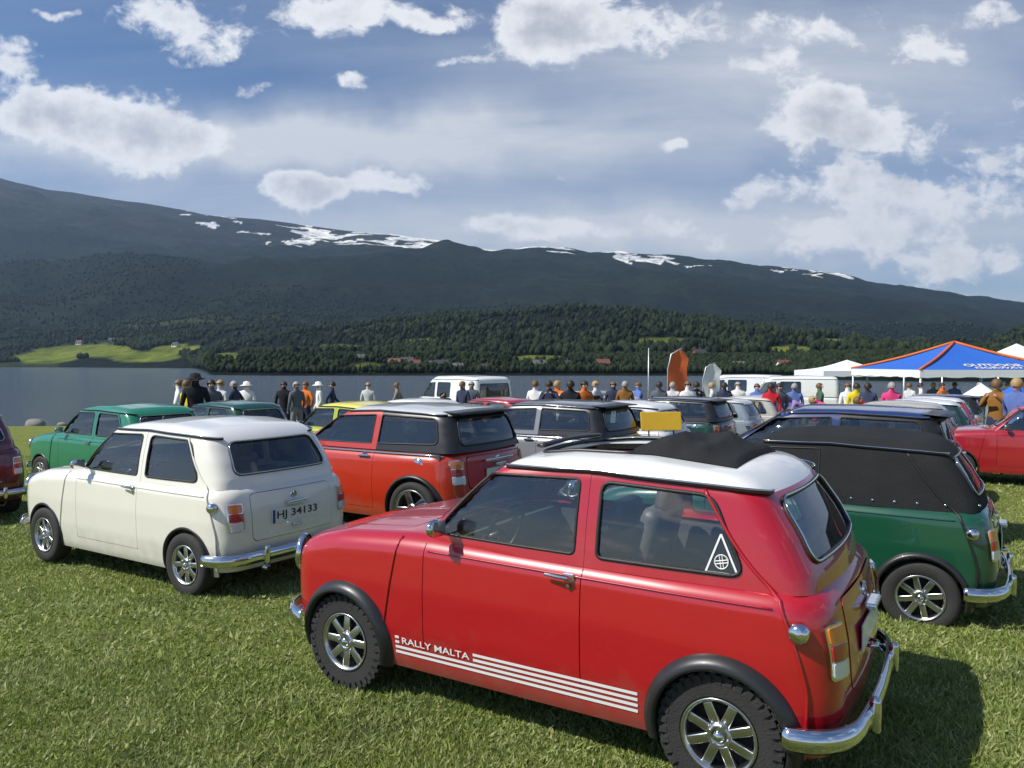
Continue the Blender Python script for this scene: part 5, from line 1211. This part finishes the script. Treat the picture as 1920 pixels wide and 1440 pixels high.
for a in (-.85, .85):
    for b in (-.3, .3): mb = MB(); mb.box((a, b, .36), (.04, .04, .72)); mb.obj('leg', POLE, tb)
def flag(px, d, hgt, col, label, lean=0.0, w=.7):
    x, y = at(px, d); t = empty('feather_flag', (x, y, gz(x, y)), .2, label, 'flag'); mb = MB(); pts = [(0, 0, 0), (0, 0, hgt * .75), (.12 + lean, 0, hgt * .93), (.5 + lean, 0, hgt)]; mb.tube(pts, .022, 6); mb.obj('flag_pole', POLE, t, True)
    vs = []; fs = []; n = 14
    for i in range(n + 1):
        k = i / n; z = hgt * (.28 + .70 * k); wd = w * (.8 + .2 * math.sin(PI * k)) * (1 if k < .85 else (1 - (k - .85) / .15 * .55)); x0_ = .0 + max(0, k - .72) * .9
        for j in range(5): vs.append((x0_ + wd * j / 4, .05 * math.sin(k * 7 + j * 1.3), z))
    fs = [(i * 5 + j, i * 5 + j + 1, (i + 1) * 5 + j + 1, (i + 1) * 5 + j) for i in range(n) for j in range(4)]; mesh_obj('flag_cloth', vs, fs, col, t, True)
flag(1252, 26, 2.9, OFAB, 'orange feather flag above the crowd'); flag(1318, 29, 2.5, WFAB, 'pale feather flag right of the orange one'); 
x, y = at(1216, 28); t = empty('flag_mast', (x, y, gz(x, y)), 0, 'thin bare mast left of the orange flag', 'mast'); mb = MB(); mb.tube([(0, 0, 0), (0, 0, 3.0)], [.03, .018], 6); mb.obj('mast_tube', POLE, t, True)
def parasol(px, d, col, label, hgt=2.3, r=1.2):
    x, y = at(px, d); t = empty('parasol', (x, y, gz(x, y)), 0, label, 'parasol'); mb = MB(); mb.tube([(0, 0, 0), (0, 0, hgt)], .022, 8); mb.obj('pole', POLE, t, True)
    vs = [(0, 0, hgt)]; n = 8
    for i in range(n * 3): a = 2 * PI * i / (n * 3); rr = r * (1 if i % 3 == 0 else .955); vs.append((rr * math.cos(a), rr * math.sin(a), hgt - .42 - (0 if i % 3 == 0 else -.03)))
    fs = [(0, 1 + i, 1 + (i + 1) % (n * 3)) for i in range(n * 3)]; mesh_obj('canopy', vs, fs, col, t); mb = MB(); mb.box((0, 0, .04), (.5, .5, .08), 0, None, .02); mb.obj('base', GREYFAB, t)
parasol(1840, 25, WFAB, 'white parasol at the right below the blue tent', 1.72, .55); parasol(1905, 22, BFAB, 'blue parasol near the right edge', 1.7, .6)
for (px, d, col, lab, nm) in [(1130, 27, (.62, .63, .62), 'white lakeside trailer box behind the crowd', 'trailer')]:
    x, y = at(px, d); t = empty(nm, (x, y, gz(x, y)), .3, lab, 'trailer'); mb = MB(); mb.box((0, 0, .95), (2.2, 1.3, 1.0), 0, None, .05); mb.obj('cargo_box', pc(col), t, False)
    for sg in (1, -1): mb = MB(); mb.lathe([(.18, -.07), (.28, -.08), (.30, 0), (.28, .08), (.18, .07), (0, .05)], 24, 'y', (0, sg * .72, .30)); mb.obj('wheel', TYRE, t, True)
    mb = MB(); mb.tube([(1.1, 0, .45), (1.9, 0, .45)], .035, 8); mb.obj('tow_bar', POLE, t, True)
STONE = plain('shore_stone', (.22, .21, .19), .9, 0, 0, .3, 4, bump=.6, bscale=9)
for i, (x, s_, l) in enumerate([(-19.4, .42, 'large grey shore rock farthest left'), (-18.3, .2, 'small grey shore rock beside the large one'), (-16.0, .3, 'middle sized shore rock above the maroon car'), (-14.6, .24, 'rounded shore rock above the bright green car roof')]):
    y = 31 + max(0, (x + 14)) * .62 + .4; bm = bmesh.new(); bmesh.ops.create_icosphere(bm, subdivisions=2, radius=1)
    for v in bm.verts: v.co *= 1 + random.uniform(-.12, .12)
    o = mesh_obj('shore_rock', [(v.co.x * s_, v.co.y * s_ * .8, v.co.z * s_ * .6) for v in bm.verts], [[v.index for v in f.verts] for f in bm.faces], STONE, None, True); bm.free(); o.location = (x, y, gz(x, y) + .05); tag(o, l, 'rock', 'rocks along the lake edge')
# ------------------------------------------------------------------ houses across the lake
def find_on_hill(px, py):
    r0 = np.interp(px, [a for a, b in SHORE], [b for a, b in SHORE]); Y = np.linspace(r0 + 4, 3000, 3000); X = (px - 960) / F * Y; Z = hill_height(X[None], Y[None])[0]; P_ = 680 - F * (Z - EYE) / Y
    i = int(np.argmax(P_ <= py)); return float(X[i]), float(Y[i]), float(Z[i])
HW = [plain('house_wall', c, .8, 0, 0, .05, 1) for c in ((.80, .80, .78), (.75, .70, .60), (.35, .06, .04), (.72, .74, .76))]; HR = [plain('house_roof', c, .8, 0, 0, .1, 1) for c in ((.05, .05, .055), (.16, .06, .045), (.12, .12, .12))]; HWIN = plain('house_window', (.04, .05, .06), .1)
HP = ['on the promontory second from left', 'on the promontory just right of the first white one', 'on the promontory above the orange hatchback roof', 'on the promontory left of the white van roof', 'on the promontory, its left end', 'across the lake above the white van left edge', 'across the lake above the white van middle',
 'at the left end of the far bright meadow', 'in the middle of the far bright meadow', 'at the right end of the far bright meadow', 'right beyond the end of the far bright meadow', 'across the lake above the crowd left end', 'across the lake above the middle of the crowd', 'across the lake left of the bare mast', 'across the lake right beside the pale flag tip', 'across the lake just right of the pale flag', 'across the lake left of the white pavilion', 'high in the wood behind the promontory', 'high in the wood behind the pale feather flag']
for i, (px, py) in enumerate([(764, 684), (776, 688), (806, 687), (828, 690), (740, 686), (858, 692), (912, 694), (150, 646), (210, 640), (330, 650), (402, 660), (1010, 690), (1062, 686), (1130, 689), (1385, 690), (1422, 688), (1470, 692), (680, 676), (1310, 672)]):
    x, y, z = find_on_hill(px, py); s_ = random.uniform(.8, 1.15) * (.9 if y < 450 else 1.4); t = empty('house', (x, y, z - .6), random.uniform(-.6, .6)); L_, W2, H2 = 5.6 * s_, 4.2 * s_, 2.6 * s_
    mb = MB(); mb.box((0, 0, H2 / 2), (L_, W2, H2)); mb.add([(-L_ / 2, -W2 / 2, H2), (-L_ / 2, W2 / 2, H2), (-L_ / 2, 0, H2 * 1.7), (L_ / 2, -W2 / 2, H2), (L_ / 2, W2 / 2, H2), (L_ / 2, 0, H2 * 1.7)], [(0, 2, 1), (3, 4, 5)]); wi = i % 4 if i not in (0, 2) else 0; wl = mb.obj('wall', HW[wi], t)
    mb = MB(); o_ = .5; mb.add([(-L_ / 2 - o_, -W2 / 2 - o_, H2 * .93), (L_ / 2 + o_, -W2 / 2 - o_, H2 * .93), (L_ / 2 + o_, 0, H2 * 1.74), (-L_ / 2 - o_, 0, H2 * 1.74), (-L_ / 2 - o_, W2 / 2 + o_, H2 * .93), (L_ / 2 + o_, W2 / 2 + o_, H2 * .93)], [(0, 1, 2, 3), (3, 2, 5, 4)]); rf = mb.obj('roof', HR[i % 3], t); sd = rf.modifiers.new('s', 'SOLIDIFY'); sd.thickness = .25
    mb = MB(); mb.box((L_ * .2, .3, H2 * 1.8), (.7, .7, 1.4)); mb.obj('chimney', HR[1], rf)
    for k in range(3): mb = MB(); mb.box((-L_ * .3 + k * L_ * .3, -W2 / 2 - .03, H2 * .55), (1.1 * s_, .08, 1.2 * s_)); mb.obj('window', HWIN, t)
    colr = ['white', 'cream', 'dark red', 'pale grey'][wi]; side = 'left' if px < 640 else 'middle' if px < 1200 else 'right'
    tag(t, '%s house with pitched roof %s' % (colr, HP[i]), 'house', 'houses across the lake')
# ------------------------------------------------------------------ air
def build_haze():
    m = new_mat('haze_air'); nt = m.node_tree; nt.nodes.remove(nt.nodes['Principled BSDF']); v = nt.nodes.new('ShaderNodeVolumePrincipled'); v.inputs['Color'].default_value = (.50, .70, 1.0, 1); v.inputs['Density'].default_value = HAZE; v.inputs['Anisotropy'].default_value = .3
    lnk(m, v.outputs[0], nt.nodes['Material Output'].inputs['Volume'])
    mb = MB(); mb.box((0, 2500, 560), (26000, 7400, 1240)); o = mb.obj('haze', m); tag(o, kind='stuff'); o.visible_shadow = True
HAZE = .5 / 3800 * .6
build_haze()
# templates used only for their mesh data
for o in list(COL.objects):
    if o.parent is None and o.name.split('.')[0] in ('wheel', 'tyre', 'hub_cap', 'brake_disc'): bpy.data.objects.remove(o)
